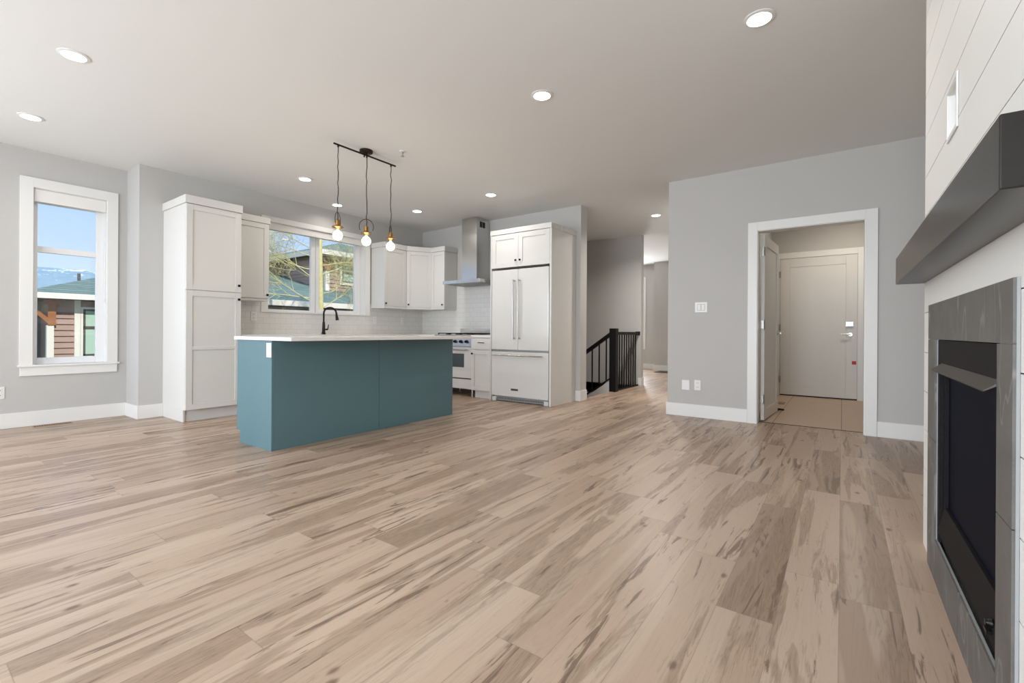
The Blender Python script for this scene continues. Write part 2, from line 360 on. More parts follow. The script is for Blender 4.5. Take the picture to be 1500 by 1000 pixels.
# ------------------------------------------------------------------ setting: floor, ceiling, walls
LW, KW, FW, DW = -6.605, -6.2, 5.83, 5.56
CE = 2.77
struct(slab([(-6.2, -3.05, 6.0, 8.24), (-0.74, 0.8, 5.69, 8.6)], -6.8, 0.95, -3.6, 12.3, -0.2, 0.0, 'z'), 'floor', 'floor', 'light oak plank floor with dark knots and streaks')
struct(MB().box(-0.95, 0.8, 5.695, 8.5, -0.19, 0.002), 'floor_mudroom', 'tilefloor', 'tan tile floor of the small back entry room')
struct(slab([], -6.8, 0.95, -3.7, 8.28, CE, CE + 0.15, 'z'), 'ceiling', 'ceil', 'flat white ceiling with recessed lights')
struct(slab([], -6.8, 0.95, 8.281, 12.4, CE + 0.02, CE + 0.17, 'z'), 'ceiling_entry', 'ceil', 'bright ceiling of the front entry beyond the stair wall')  # same paint; small step up added to sharpen the brightness edge
struct(slab([(-2.8, -0.6, 0.35, 2.35), (0.938, 1.51, 0.595, 2.393)], -3.6, 1.685, -0.2, CE, LW - 0.16, LW, 'x'), 'wall_left', 'wall', 'grey painted wall with the tall window')
struct(MB().box(LW - 0.16, KW, 1.685, 1.80, 0, CE), 'wall_left_return', 'wall', 'narrow grey wall return left of the pantry cabinet')
struct(slab([(3.06, 4.585, 1.235, 2.42)], 1.80, 12.3, -2.6, CE, KW - 0.17, KW, 'x'), 'wall_kitchen', 'wall', 'grey kitchen wall around the sink window')
struct(MB().box(KW, -3.0, FW, 6.02, 0, CE), 'wall_back', 'wall', 'grey wall behind the range hood and refrigerator')
struct(slab([(-0.755, 0.192, -0.1, 2.09)], -1.693, 0.95, 0.0, CE, DW, 5.695, 'y'), 'wall_door', 'wall', 'pale grey wall with the white cased doorway')
struct(MB().box(-1.693, -1.58, 5.695, 11.9, 0, CE + .02), 'wall_hall_right', 'wall', 'right wall of the entry hall')
struct(MB().box(KW, -3.0, 8.24, 8.36, -2.6, CE + .01), 'wall_hall', 'wall', 'tall grey beige wall behind the black stair railing')
struct(slab([(-5.2, -4.365, 0.60, 2.38)], KW, -3.94, -0.2, CE + .02, 12.1, 12.25, 'y'), 'wall_far', 'wall', 'far grey entry wall with a tall narrow window')
struct(MB().box(-3.94, -1.6, 11.76, 12.25, 0, CE + .02), 'wall_far_jog', 'wall', 'grey entry wall that steps forward')
struct(slab([(-6.0, -2.2, 0.05, 2.35), (-1.9, 0.2, .55, 2.35)], LW, 0.95, -0.2, CE, -3.6, -3.45, 'y'), 'wall_front', 'wall', 'wall with plain openings added for daylight behind the viewer')  # no doors built; right opening added to brighten that side
struct(MB().box(0.80, 0.95, -3.45, 5.56, 0, CE), 'wall_right', 'wall', 'wall behind the fireplace bump')
struct(MB().box(-1.06, -0.92, 5.695, 8.5, 0, CE), 'wall_mudroom_left', 'wall', 'left wall of the small back entry')
struct(MB().box(0.42, 0.55, 5.695, 8.5, 0, CE), 'wall_mudroom_right', 'wall', 'right wall of the small back entry')
struct(MB().box(-0.92, 0.42, 8.385, 8.5, 0, CE), 'wall_mudroom_back', 'wall', 'beige wall above the inner white door')
struct(MB().box(KW, -3.05, 6.02, 8.24, -2.7, -2.6), 'floor_lower', 'floor', 'lower floor at the foot of the stairs')
struct(MB().box(-3.05, -2.95, 6.02, 8.24, -2.6, -0.2), 'wall_stair_end', 'wall', 'wall under the edge of the stair opening')
struct(MB().box(KW, -3.05, 5.9, 6.02, -2.6, -0.2), 'wall_stair_side', 'wall', 'side wall down the stairs')

def base_board(name, pts, label):     # pts: list of boxes (x0,x1,y0,y1)
    mb = MB()
    for b in pts: mb.box(*b, 0, 0.145)
    struct(mb, name, 'trim', label, bevel=0.003)
base_board('baseboard_left', [(LW, LW + .015, -3.45, 1.67), (LW, KW + .015, 1.670, 1.685), (KW, KW + .015, 1.685, 1.905)], 'white baseboard under the tall window')
base_board('baseboard_back', [(-3.07, -2.985, FW - .015, FW), (-3.0, -2.985, FW, 6.02)], 'white baseboard on the wall end beside the refrigerator')
base_board('baseboard_door', [(-1.708, -0.834, DW - .015, DW), (0.274, 0.80, DW - .015, DW), (-1.708, -1.693, DW, 11.75)], 'white baseboard either side of the cased doorway')
base_board('baseboard_hall', [(-3.05, -2.985, 8.225, 8.24), (-3.0, -2.985, 8.24, 8.36)], 'white baseboard at the end of the stair wall')
base_board('baseboard_far', [(KW, -3.94, 12.085, 12.1), (-3.955, -1.7, 11.745, 11.76), (-3.955, -3.94, 11.76, 12.085)], 'white baseboard in the far entry')

# fireplace bump clad in shiplap: boards with gaps, cut round the tile and the recessed box
BX, BY0, BY1 = 0.312, 0.55, 2.86
NY0, NY1, NZ0, NZ1 = 2.118, 2.275, 1.677, 1.838
struct(slab([(NY0, NY1, NZ0, NZ1), (1.566, 2.450, 0.163, 0.951)], BY0, BY1, 0, CE, BX + 0.016, BX + 0.02, 'x'), 'wall_fireplace_backing', 'groove', 'backing seen in the shiplap gaps')
core = MB().box(BX + 0.10, 0.80, BY0, BY1, 0, CE).box(BX + .02, BX + .10, BY0, BY0 + .02, 0, CE).box(BX + .02, BX + .10, BY1 - .02, BY1, 0, CE)
mb = core
zs = [0.0, 0.178, 0.357, 0.535, 0.709, 0.888, 1.070, 1.255, 1.515, 1.695, 1.880, 2.070, 2.260, 2.44, 2.62, CE]
for a, b in zip(zs[:-1], zs[1:]):
    a2, b2 = a + (0.0016 if a else 0), b - 0.0016
    segs = [(BY0, BY1)]
    if a < 1.0: segs = [(BY0, 1.437), (2.637, BY1)]
    if a < NZ1 and b > NZ0:
        lo, hi = max(a2, NZ0), min(b2, NZ1)
        mb.box(BX, BX + .016, BY0, NY0, a2, b2); mb.box(BX, BX + .016, NY1, BY1, a2, b2)
        if a2 < lo: mb.box(BX, BX + .016, NY0, NY1, a2, lo)
        if hi < b2: mb.box(BX, BX + .016, NY0, NY1, hi, b2)
        continue
    for s0, s1 in segs: mb.box(BX, BX + .016, s0, s1, a2, b2)
struct(mb, 'wall_fireplace', 'shaft', 'white shiplap fireplace wall')

# ------------------------------------------------------------------ windows
def casing(T, u0, u1, z0, z1, iu0, iu1, iz0, iz1, th=0.02):
    return MB().box(u0, iu0, 0, th, z0, z1, T).box(iu1, u1, 0, th, z0, z1, T).box(iu0, iu1, 0, th, iz1, z1, T).box(iu0, iu1, 0, th, z0, iz0, T)
T = FX(LW)
wn = struct(casing(T, 0.845, 1.602, 0.61, 2.49, 0.938, 1.51, 0.612, 2.393), 'window_1', 'trim', 'tall white cased window in the left wall', bevel=0.002)
MB().box(0.834, 1.618, 0, 0.035, 0.592, 0.612, T).box(0.85, 1.60, 0, 0.018, 0.502, 0.592, T).build('window_sill', 'trim', wn, 0.002)
J = MB().box(0.938, 0.943, -.10, 0.0, .612, 2.393, T).box(1.505, 1.51, -.10, 0.0, .612, 2.393, T).box(.943, 1.505, -.10, 0, 2.388, 2.393, T).box(.943, 1.505, -.10, 0, .597, .612, T)
J.build('window_jamb', 'trim', wn)
TF = FX(LW - 0.105)
fr = MB()
for a, b, c, d in ((0.943, 0.985, .612, 2.388), (1.44, 1.505, .612, 2.388), (.985, 1.44, .612, .675), (.985, 1.44, 2.265, 2.388), (.985, 1.44, 1.762, 1.822)): fr.box(a, b, -.03, .012, c, d, TF)
fr.build('window_frame', 'vinyl', wn, 0.003)
MB().box(.975, 1.45, -.012, -.006, .66, 2.30, TF).build('window_pane', 'glass', wn)
bl = thing('roller_blind', (LW - .05, 1.224, 2.33), 'white roller blind rolled up at the top of the tall left window', 'blind')
MB().box(.945, 1.503, -.075, -.004, 2.262, 2.386, T).build('valance', 'shade', bl, 0.003)
MB().tube([(LW - .02, 1.485, 2.27), (LW - .02, 1.485, 1.30)], .0022, 6).tube([(LW - .02, 1.497, 2.27), (LW - .02, 1.497, 1.30)], .0022, 6).box(LW - .026, LW - .014, 1.482, 1.50, 1.27, 1.31).build('pull_chain', 'vinyl', bl)

T = FX(KW)
wn = struct(casing(T, 2.97, 4.68, 1.212, 2.49, 3.06, 4.585, 1.236, 2.42), 'window_2', 'trim', 'wide two pane kitchen window above the sink', bevel=0.002)
J = MB().box(3.06, 3.065, -.11, 0, 1.236, 2.42, T).box(4.58, 4.585, -.11, 0, 1.236, 2.42, T).box(3.065, 4.58, -.11, 0, 2.415, 2.42, T).box(3.065, 4.58, -.11, 0.0, 1.226, 1.236, T)
J.build('window_jamb', 'trim', wn)
TF = FX(KW - 0.112)
for pa, pb, lst in ((3.09, 3.74, ((3.065, 3.105, 1.236, 2.415), (3.73, 3.80, 1.236, 2.415), (3.105, 3.73, 1.236, 1.262), (3.105, 3.73, 2.345, 2.415))),
                    (3.85, 4.49, ((3.81, 3.862, 1.236, 2.415), (4.475, 4.58, 1.236, 2.415), (3.862, 4.475, 1.236, 1.285), (3.862, 4.475, 2.345, 2.415)))):
    fr = MB()
    for a, b, c, d in lst: fr.box(a, b, -.03, .012, c, d, TF)
    fr = fr.build('sash', 'vinyl', wn, 0.003)
    MB().box(pa, pb, -.012, -.006, 1.25, 2.36, TF).build('window_pane', 'glass', fr)
bl = thing('roller_blind', (KW - .05, 3.8, 2.36), 'white roller blind rolled up above the two pane kitchen window', 'blind')
MB().box(3.07, 4.575, -.075, -.004, 2.325, 2.413, T).build('valance', 'shade', bl, 0.003)

T = FY(12.1)
wn = struct(casing(T, -5.29, -4.275, 0.53, 2.47, -5.2, -4.365, 0.60, 2.38), 'window_3', 'trim', 'tall window in the far entry seen past the stair wall', bevel=0.002)
fr = MB()
for a, b, c, d in ((-5.2, -5.16, .6, 2.38), (-4.40, -4.365, .6, 2.38), (-5.16, -4.40, .6, .65), (-5.16, -4.40, 2.33, 2.38), (-5.16, -4.40, 1.78, 1.83), (-5.16, -4.40, 1.15, 1.20)): fr.box(a, b, -.07, -.03, c, d, T)
fr.build('window_frame', 'vinyl', wn)
MB().box(-5.17, -4.39, -.055, -.05, .64, 2.34, T).build('window_pane', 'glass', wn)

# ------------------------------------------------------------------ doorway and doors
T = FY(DW)
struct(MB().box(-0.833, -0.742, 0, .02, 0, 2.166, T).box(0.180, 0.273, 0, .02, 0, 2.166, T).box(-0.742, 0.180, 0, .02, 2.074, 2.166, T)
       .box(-0.755, -0.735, -.135, .006, 0, 2.09, T).box(0.172, 0.192, -.135, .006, 0, 2.09, T).box(-0.735, 0.172, -.135, .006, 2.068, 2.09, T), 'trim_1', 'trim', 'white casing and jamb around the open doorway', bevel=0.002)
struct(MB().box(-0.735, 0.172, 5.688, 5.698, 0, 0.004), 'trim_2', 'bronze', 'thin dark threshold strip between planks and tile')
# open door, hinged on the left jamb, swung into the back entry
hx, hy = -0.727, 5.712
dv = Vector((0.045, 0.80, 0)).normalized(); nv = Vector((dv.y, -dv.x, 0))
TD = lambda u, n, z: tuple(Vector((hx, hy, 0)) + dv * u + nv * n + Vector((0, 0, z)))
dr = struct(shaker(TD, 0.0, 0.86, 0.018, 2.058, rail=0.115, th=0.036, rec=0.010), 'door_2', 'doorpaint', 'white one panel door standing open into the back entry', bevel=0.002)
MB().box(0.72, 0.86, .0362, .0366, .02, 0.02, TD)
for z in (0.25, 1.07, 1.87):
    MB().box(-.006, .002, .004, .034, z - .045, z + .045, TD).tube([TD(-.006, .036, z - .05), TD(-.006, .036, z + .05)], .007, 8).build('hinge', 'chrome', dr, label='nickel hinge')
mb = MB().tube([TD(.80, .036, .98), TD(.80, .044, .98)], .027, 16).tube([TD(.80, .044, .98), TD(.80, .085, .98)], .010, 10).tube([TD(.80, .085, .98), TD(.69, .085, .975)], .009, 10)
mb.build('door_handle', 'chrome', dr, label='nickel lever handle')
# closed inner door
T = FY(8.385)
struct(MB().box(-0.895, -0.800, 0, .02, 0, 2.235, T).box(0.185, 0.27, 0, .02, 0, 2.235, T).box(-0.80, 0.185, 0, .02, 2.145, 2.235, T), 'trim_3', 'trim', 'white casing of the closed inner door', bevel=0.002)
dr = struct(shaker(FY(8.383), -0.795, 0.182, 0.02, 2.140, rail=0.135, th=0.012, rec=0.006), 'door_1', 'doorpaint', 'white one panel door closed at the back of the entry', bevel=0.002)
MB().box(-.79, .18, 0, .008, .003, .02, T).build('door_sweep', 'dark', dr)
T = FY(8.371)
MB().tube([(.10, 8.371, .965), (.10, 8.362, .965)], .027, 18).tube([(.10, 8.362, .965), (.10, 8.325, .965)], .009, 10).tube([(.10, 8.325, .965), (-.015, 8.325, .968)], .009, 10).build('door_handle', 'chrome', dr, label='nickel lever handle')
MB().box(.045, .135, 0, .02, 1.085, 1.15, T).tube([(.09, 8.35, 1.118), (.09, 8.345, 1.118)], .02, 16).build('keypad_lock', 'chrome', dr, 0.004, label='small nickel keypad deadbolt')
for z in (0.255, 1.07, 1.90): MB().box(-.812, -.785, .0, .016, z - .05, z + .05, T).build('hinge', 'chrome', dr, label='nickel hinge')
tag(MB().box(.120, .170, .0005, .004, .525, .575, T).build('tag', 'red'), 'small red tag stuck on the edge of the closed inner door', 'tag')
ds = thing('door_stop', (-.655, 6.66, 0.002), 'small black stop on the tile at the foot of the open door', 'door stop')
MB().tube([(-.655, 6.66, .002), (-.655, 6.66, .03)], .016, 12).tube([(-.655, 6.66, .022), (-.585, 6.63, .022)], .011, 10).build('rubber_post', 'black', ds)
tag(MB().box(-.78, -.64, 7.28, 7.52, .002, .006).build('floor_register', 'reg'), 'brown flat register in the tan tile behind the open door', 'floor register')
tag(MB().box(-3.75, -2.55, 11.2, 11.70, 0.0, 0.012).build('door_mat', 'mat_'), 'dark mat on the planks in the far entry', 'mat')

def register(x0, x1, y0, y1):
    r = thing('floor_register', ((x0 + x1) / 2, (y0 + y1) / 2, 0), 'tan slotted register in the planks under the tall window', 'floor register')
    MB().box(x0, x1, y0, y1, 0, 0.003).build('plate', 'reg', r)
    mb = MB()
    for k in range(16): mb.box(x0 + .02, x1 - .02, y0 + .012 + k * (y1 - y0 - .02) / 16, y0 + .020 + k * (y1 - y0 - .02) / 16, .003, .0036)
    mb.build('slots', 'dark', r)
register(-6.555, -6.455, 0.93, 1.22)

# ------------------------------------------------------------------ wall plates
def outlet(T, u, z, label, group='wall outlets'):
    o = thing('wall_outlet', T(u, 0, z), label, 'outlet', group)
    MB().box(u - .036, u + .036, 0, .006, z - .058, z + .058, T).build('cover_plate', 'plate', o, 0.002)
    for dz in (.024, -.024):
        k = MB().box(u - .018, u + .018, .006, .009, z + dz - .018, z + dz + .018, T).build('socket', 'plate', o, 0.001)
        for du in (-.0075, .0075): MB().box(u + du - .0015, u + du + .0015, .009, .0095, z + dz - .004, z + dz + .008, T).build('slot', 'slot', k)
    return o
TW = FY(DW)
outlet(TW, -1.350, .370, 'white outlet low on the pale wall left of the cased doorway')
o = thing('blank_cover', TW(-1.483, 0, .364), 'plain white blank plate left of the low outlet', 'wall plate')
MB().box(-1.526, -1.440, 0, .006, .307, .421, TW).build('plate', 'plate', o, 0.002)
o = thing('light_switch', TW(-1.317, 0, 1.267), 'white double rocker switch on the pale wall', 'switch')
MB().box(-1.384, -1.25, 0, .006, 1.21, 1.325, TW).build('cover_plate', 'plate', o, 0.002)
for u in (-1.355, -1.312):
    MB().box(u - .002, u + .035, .0061, .0068, 1.232, 1.303, TW).build('rocker_gap', 'slot', o)
    MB().box(u, u + .033, .006, .010, 1.234, 1.301, TW).build('rocker', 'plate', o, 0.002)
outlet(FX(LW), .715, .35, 'white outlet low on the left wall at the picture edge')
outlet(FX(KW + .008), 2.88, 1.155, 'white outlet on the tiles under the upper cabinet left of the window')
outlet(FX(KW + .008), 4.775, 1.15, 'white outlet on the tiles just right of the kitchen window')
outlet(FX(KW + .008), 5.36, 1.15, 'white outlet on the tiles under the corner cabinets')

# ------------------------------------------------------------------ kitchen cabinets
def cab_pull(T, u, z, parent): return MB().box(u - .055, u + .055, .036, .046, z - .005, z + .005, T).box(u - .05, u - .042, .02, .038, z - .004, z + .004, T).box(u + .042, u + .05, .02, .038, z - .004, z + .004, T).build('pull', 'black', parent, 0.002, label='black bar pull')

P0, P1, PX = 1.905, 2.452, -5.58
pc = thing('pantry_cabinet', (-5.9, 2.18, 0), 'tall white two door pantry cabinet right of the tall window', 'cabinet')
MB().box(KW + .001, PX, P0, P1, .128, 2.30).box(KW + .001, PX - .06, P0, P1, 0, .128).box(PX - .06, PX - .04, P0, P0 + .018, 0, .128).build('body', 'cab', pc, 0.001)
MB().box(KW + .001, PX + .034, P0 - .012, P1 + .004, 2.302, 2.385).build('crown', 'cab', pc, 0.002)
d = shaker(FX(PX), P0 + .003, P1 - .003, 1.397, 2.298).build('door', 'cab', pc, 0.0015); knob(FX(PX), P1 - .032, 1.474, d)
d = shaker(FX(PX), P0 + .003, P1 - .003, .130, 1.391, mid=(.760, .795)).build('door', 'cab', pc, 0.0015); knob(FX(PX), P1 - .032, 1.318, d)

UX, UZ0, UZ1, UC = -5.89, 1.37, 2.31, 2.385
def crown_rail(T, u0, u1, par): pass
uc = thing('wall_cabinet', (-6.05, 2.69, UZ0), 'white upper cabinet between the tall pantry and the window', 'cabinet', 'white upper cabinets')
MB().box(KW + .008, UX, P1 + .006, 2.915, UZ0, UC - .08).box(KW + .008, UX + .01, P1 + .006, 2.915, UZ0 - .03, UZ0 - .001).build('body', 'cab', uc, 0.001)
MB().box(KW + .008, UX + .030, P1 + .006, 2.925, UC - .078, UC).build('crown', 'cab', uc, 0.002)
d = shaker(FX(UX), P1 + .008, 2.913, UZ0 + .002, UC - .082).build('door', 'cab', uc, 0.0015); knob(FX(UX), 2.888, UZ0 + .045, d)

# corner run of three uppers
CY0, CY1 = 4.706, 5.165       # window-wall unit
CX0, CX1 = -5.655, -5.345     # hood-side unit
UY = 5.535
uc = thing('wall_cabinet', (-6.05, 4.93, UZ0), 'white upper cabinet right of the window behind the third pendant', 'cabinet', 'white upper cabinets')
MB().box(KW + .008, UX, CY0, CY1, UZ0, UC - .08).build('body', 'cab', uc, 0.001)
MB().box(KW + .008, UX + .030, CY0 - .01, CY1, UC - .078, UC).build('crown', 'cab', uc, 0.002)
MB().box(KW + .008, UX + .022, CY0, CY1, UZ0 - .03, UZ0 - .001).build('light_rail', 'cab', uc)
d = shaker(FX(UX), CY0 + .002, CY1 - .003, UZ0 + .002, UC - .082).build('door', 'cab', uc, 0.0015); knob(FX(UX), CY0 + .03, UZ0 + .045, d)
uc = thing('wall_cabinet', (-6.0, 5.6, UZ0), 'white diagonal upper cabinet in the kitchen corner', 'cabinet', 'white upper cabinets')
poly = [(KW + .008, CY1 + .002), (UX, CY1 + .002), (CX0 - .002, UY), (CX0 - .002, FW - .008), (KW + .008, FW - .008)]
MB().prism([(x, y, UZ0) for x, y in poly], (0, 0, UC - .08 - UZ0)).build('body', 'cab', uc)
q = .030
poly2 = [(KW + .008, CY1 + .002), (UX + q, CY1 + .002), (CX0 - .002, UY - q), (CX0 - .002, FW - .008), (KW + .008, FW - .008)]
MB().prism([(x, y, UC - .078) for x, y in poly2], (0, 0, .078)).build('crown', 'cab', uc)
MB().prism([(x, y, UZ0 - .03) for x, y in poly2], (0, 0, .029)).build('light_rail', 'cab', uc)
da, db = Vector((UX, CY1, 0)), Vector((CX0, UY, 0)); du = (db - da).normalized(); dn = Vector((du.y, -du.x, 0)); L = (db - da).length
TG = lambda u, n, z: tuple(da + du * u + dn * n + Vector((0, 0, z)))
d = shaker(TG, .012, L - .012, UZ0 + .002, UC - .082).build('door', 'cab', uc, 0.0015); knob(TG, .042, UZ0 + .045, d)
uc = thing('wall_cabinet', (-5.5, 5.68, UZ0), 'narrow white upper cabinet left of the range hood', 'cabinet', 'white upper cabinets')
MB().box(CX0, CX1, UY, FW - .008, UZ0, UC - .08).build('body', 'cab', uc, 0.001)
MB().box(CX0, CX1 + .012, UY - .030, FW - .008, UC - .078, UC).build('crown', 'cab', uc, 0.002)
MB().box(CX0, CX1, UY - .022, FW - .008, UZ0 - .03, UZ0 - .001).build('light_rail', 'cab', uc)
d = shaker(FY(UY), CX0 + .003, CX1 - .002, UZ0 + .002, UC - .082).build('door', 'cab', uc, 0.0015); knob(FY(UY), CX1 - .035, UZ0 + .045, d)
uc = thing('wall_cabinet', (-4.2, 5.68, UZ0), 'white upper cabinet squeezed between hood and refrigerator, only its knob showing', 'cabinet', 'white upper cabinets')
MB().box(-4.335, -4.088, UY, FW - .008, UZ0, UC - .08).build('body', 'cab', uc, 0.001)
MB().box(-4.335, -4.088, UY - .030, FW - .008, UC - .078, UC).build('crown', 'cab', uc, 0.002)
d = shaker(FY(UY), -4.333, -4.090, UZ0 + .002, UC - .082).build('door', 'cab', uc, 0.0015); knob(FY(UY), -4.333 + .022, 1.47, d)

# backsplash
mb = MB().box(KW + .001, KW + .008, P1 + .002, 2.968, .92, UZ0 + .03).box(KW + .001, KW + .008, 2.968, 4.682, .92, 1.21).box(KW + .001, KW + .008, 4.682, FW - .008, .92, UZ0 + .03)
tag(mb.build('backsplash', 'subway'), 'white subway tile backsplash under the kitchen window', 'backsplash', 'subway tile backsplashes')
mb = MB().box(KW + .0085, -5.345, FW - .008, FW - .001, .92, UZ0 + .03).box(-5.345, -4.085, FW - .008, FW - .001, .92, 1.80)
tag(mb.build('backsplash', 'subway'), 'white subway tile backsplash behind the range and under the hood', 'backsplash', 'subway tile backsplashes')

# base cabinets along the window wall and round the corner (mostly behind the island)
BXF = -5.60
for a, b, lab in ((2.458, 3.30, 'white base cabinet beside the pantry behind the island'), (3.302, 4.40, 'white sink base cabinet behind the island under the window'), (4.402, 5.18, 'white base cabinet near the corner behind the island')):
    c = thing('base_cabinet', (-5.9, (a + b) / 2, 0), lab, 'cabinet', 'white base cabinets behind the island')
    MB().box(KW + .002, BXF, a, b, .11, .882).box(KW + .002, BXF - .06, a, b, 0, .11).build('body', 'cab', c)
    m_ = (a + b) / 2
    for s0, s1, ku in ((a + .003, m_ - .0015, m_ - .03), (m_ + .0015, b - .003, m_ + .03)):
        d = shaker(FX(BXF), s0, s1, .115, .872).build('door', 'cab', c, 0.0015); knob(FX(BXF), ku, .83, d)
c = thing('base_cabinet', (-5.7, 5.5, 0), 'white blind corner base cabinet left of the range', 'cabinet', 'white base cabinets behind the island')
MB().box(KW + .002, -5.228, 5.20, FW - .002, .11, .882).box(KW + .002, -5.228, 5.26, FW - .002, 0, .11).build('body', 'cab', c)
shaker(FY(5.20), -5.59, -5.232, .115, .872).build('door', 'cab', c, 0.0015)
tag(MB().prism([(KW + .009, 2.458, .884), (-5.57, 2.458, .884), (-5.57, 5.175, .884), (-5.224, 5.175, .884), (-5.224, FW - .009, .884), (KW + .009, FW - .009, .884)], (0, 0, .036)).build('countertop', 'quartz', None, 0.002), 'white countertop wrapping the corner under the window', 'countertop')

# cabinet between range and refrigerator
B0, B1, BYF = -4.445, -4.085, 5.175
c = thing('base_cabinet', (-4.26, 5.5, 0), 'narrow white drawer and door base cabinet right of the range', 'cabinet')
MB().box(B0, B1, BYF, FW - .002, .112, .884).build('body', 'cab', c, 0.001)
MB().box(B0 + .03, B1, BYF + .045, FW - .002, 0, .112).build('toe_kick', 'cab', c)
d = MB().box(B0 + .003, B1 - .003, 0, .02, .712, .872, FY(BYF)).build('drawer', 'cab', c, 0.002); cab_pull(FY(BYF), -4.248, .812, d)
d = shaker(FY(BYF), B0 + .003, B1 - .003, .116, .704).build('door', 'cab', c, 0.0015); knob(FY(BYF), B0 + .03, .650, d)
tag(MB().box(B0, B1, BYF - .025, FW - .009, .886, .922).build('countertop', 'quartz', None, 0.002), 'short white countertop between range and refrigerator', 'countertop')

# refrigerator surround
R0, R1, RY = -4.082, -3.072, 5.15
c = thing('refrigerator_cabinet', ((R0 + R1) / 2, 5.5, 0), 'white surround with two small doors over the refrigerator', 'cabinet')
MB().box(R0, R0 + .018, RY, FW - .002, 0, 2.335).build('side_panel', 'cab', c, 0.001)
MB().box(R1 - .028, R1, RY, FW - .002, 0, 2.335).build('side_panel', 'cab', c, 0.001)
MB().box(R0 + .018, R1 - .028, RY + .02, FW - .002, 1.872, 2.335).build('body', 'cab', c)
MB().box(R0 - .006, R1, RY - .004, FW - .002, 2.337, 2.405).box(R1, R1 + .012, RY + .25, FW - .002, 2.337, 2.395).build('crown', 'cab', c, 0.002)
mid = -3.603
d = shaker(FY(RY + .02), R0 + .021, mid - .0015, 1.868, 2.328, rail=.068).build('door', 'cab', c, 0.0015); knob(FY(RY + .02), mid - .035, 1.955, d)
d = shaker(FY(RY + .02), mid + .0015, R1 - .031, 1.868, 2.328, rail=.068).build('door', 'cab', c, 0.0015); knob(FY(RY + .02), mid + .035, 1.955, d)

# ------------------------------------------------------------------ refrigerator
f0, f1, fy = -4.056, -3.112, 5.150
rf = thing('refrigerator', (mid, 5.45, 0), 'white french door refrigerator with bottom freezer drawer', 'refrigerator')
MB().box(f0 + .004, f1 - .004, fy + .055, FW - .03, .06, 1.838).build('body', 'fridge', rf, 0.004)
for s0, s1, hxp, fu in ((f0, mid - .002, mid - .049, 1), (mid + .002, f1, mid + .036, -1)):
    d = MB().box(s0, s1, 0, .05, .722, 1.835, FY(fy + .05)).build('door', 'fridge', rf, 0.006)
    MB().tube([(hxp, fy - .055, .868), (hxp, fy - .055, 1.690)], .0095, 12).tube([(hxp, fy, .885), (hxp, fy - .055, .885)], .007, 10).tube([(hxp, fy, 1.673), (hxp, fy - .055, 1.673)], .007, 10).build('handle', 'chrome', d, label='long vertical steel bar handle')
d = MB().box(f0, f1, 0, .05, .075, .695, FY(fy + .05)).build('freezer_drawer', 'fridge', rf, 0.006)
MB().tube([(-4.012, fy - .055, .648), (-3.185, fy - .055, .648)], .0095, 12).tube([(-3.99, fy, .648), (-3.99, fy - .055, .648)], .007, 10).tube([(-3.205, fy, .648), (-3.205, fy - .055, .648)], .007, 10).build('handle', 'steel', d, label='horizontal steel bar handle')
MB().box(-3.712, -3.592, 0, .003, .163, .190, FY(fy)).build('badge', 'badge', d, 0.001, label='small grey metal badge')
MB().box(f0 + .004, f1 - .004, .0, .02, .697, .72, FY(fy + .04)).build('gasket', 'grille', rf)
MB().box(f0 + .03, f1 - .03, 0, .012, .010, .066, FY(fy + .045)).build('kick_grille', 'grille', rf)
mb = MB()
for k in range(30): mb.box(f0 + .09 + k * .026, f0 + .104 + k * .026, 0, .002, .022, .052, FY(fy + .033))
mb.build('grille_slots', 'slot', rf)
for x in (f0 + .035, f1 - .045): MB().box(x - .03, x + .04, fy + .01, fy + .09, 0, .058).build('foot', 'fridge', rf, 0.004)

# ------------------------------------------------------------------ range and hood
g0, g1, gy = -5.218, -4.456, 5.19
rg = thing('range', ((g0 + g1) / 2, 5.5, 0), 'white and steel gas range with black grates and knobs', 'range')
MB().box(g0, g1, gy + .03, FW - .03, .11, .905).build('body', 'fridge', rf if False else rg, 0.002)
MB().prism([(g0, gy - .015, .752), (g0, gy + .01, .898), (g0, gy + .08, .898), (g0, gy + .08, .752)], (g1 - g0, 0, 0)).build('control_panel', 'steel', rg, 0.002)
for k in range(6):
    x = g1 - .10 - k * .115
    MB().lathe([(.024, 0), (.024, -.008), (.019, -.010), (.017, -.034)], (x, gy - .004, .822), 16, 'y').box(x - .004, x + .004, gy - .050, gy - .036, .806, .840).build('knob', 'black', rg, label='round black burner knob')
d = MB().box(g0 + .004, g1 - .004, 0, .035, .275, .735, FY(gy + .03)).build('oven_door', 'fridge', rg, 0.003)
MB().box(g0 + .13, g1 - .15, 0, .004, .435, .640, FY(gy - .004)).build('oven_window', 'oven', d, 0.002, label='dark oven window')
MB().tube([(g0 + .06, gy - .055, .700), (g1 - .06, gy - .055, .700)], .012, 12).tube([(g0 + .09, gy, .700), (g0 + .09, gy - .055, .700)], .009, 10).tube([(g1 - .09, gy, .700), (g1 - .09, gy - .055, .700)], .009, 10).build('handle', 'steel', d, label='steel bar handle')
MB().lathe([(.026, 0), (.026, -.004)], (g1 - .46, gy - .005, .35), 20, 'y').build('badge', 'badge', d, label='round grey badge')
MB().box(g0 + .004, g1 - .004, 0, .03, .115, .258, FY(gy + .03)).build('drawer', 'fridge', rg, 0.003)
MB().box(g0 + .004, g1 - .004, 0, .01, .258, .275, FY(gy + .03)).build('door_gap', 'dark', rg)
for x in (g0 + .035, g1 - .035):
    for y in (gy + .06, FW - .09): MB().tube([(x, y, 0), (x, y, .115)], .018, 12).build('leg', 'steel', rg)
MB().box(g0, g1, gy - .012, FW - .03, .905, .925).build('cooktop', 'steel', rg, 0.002)
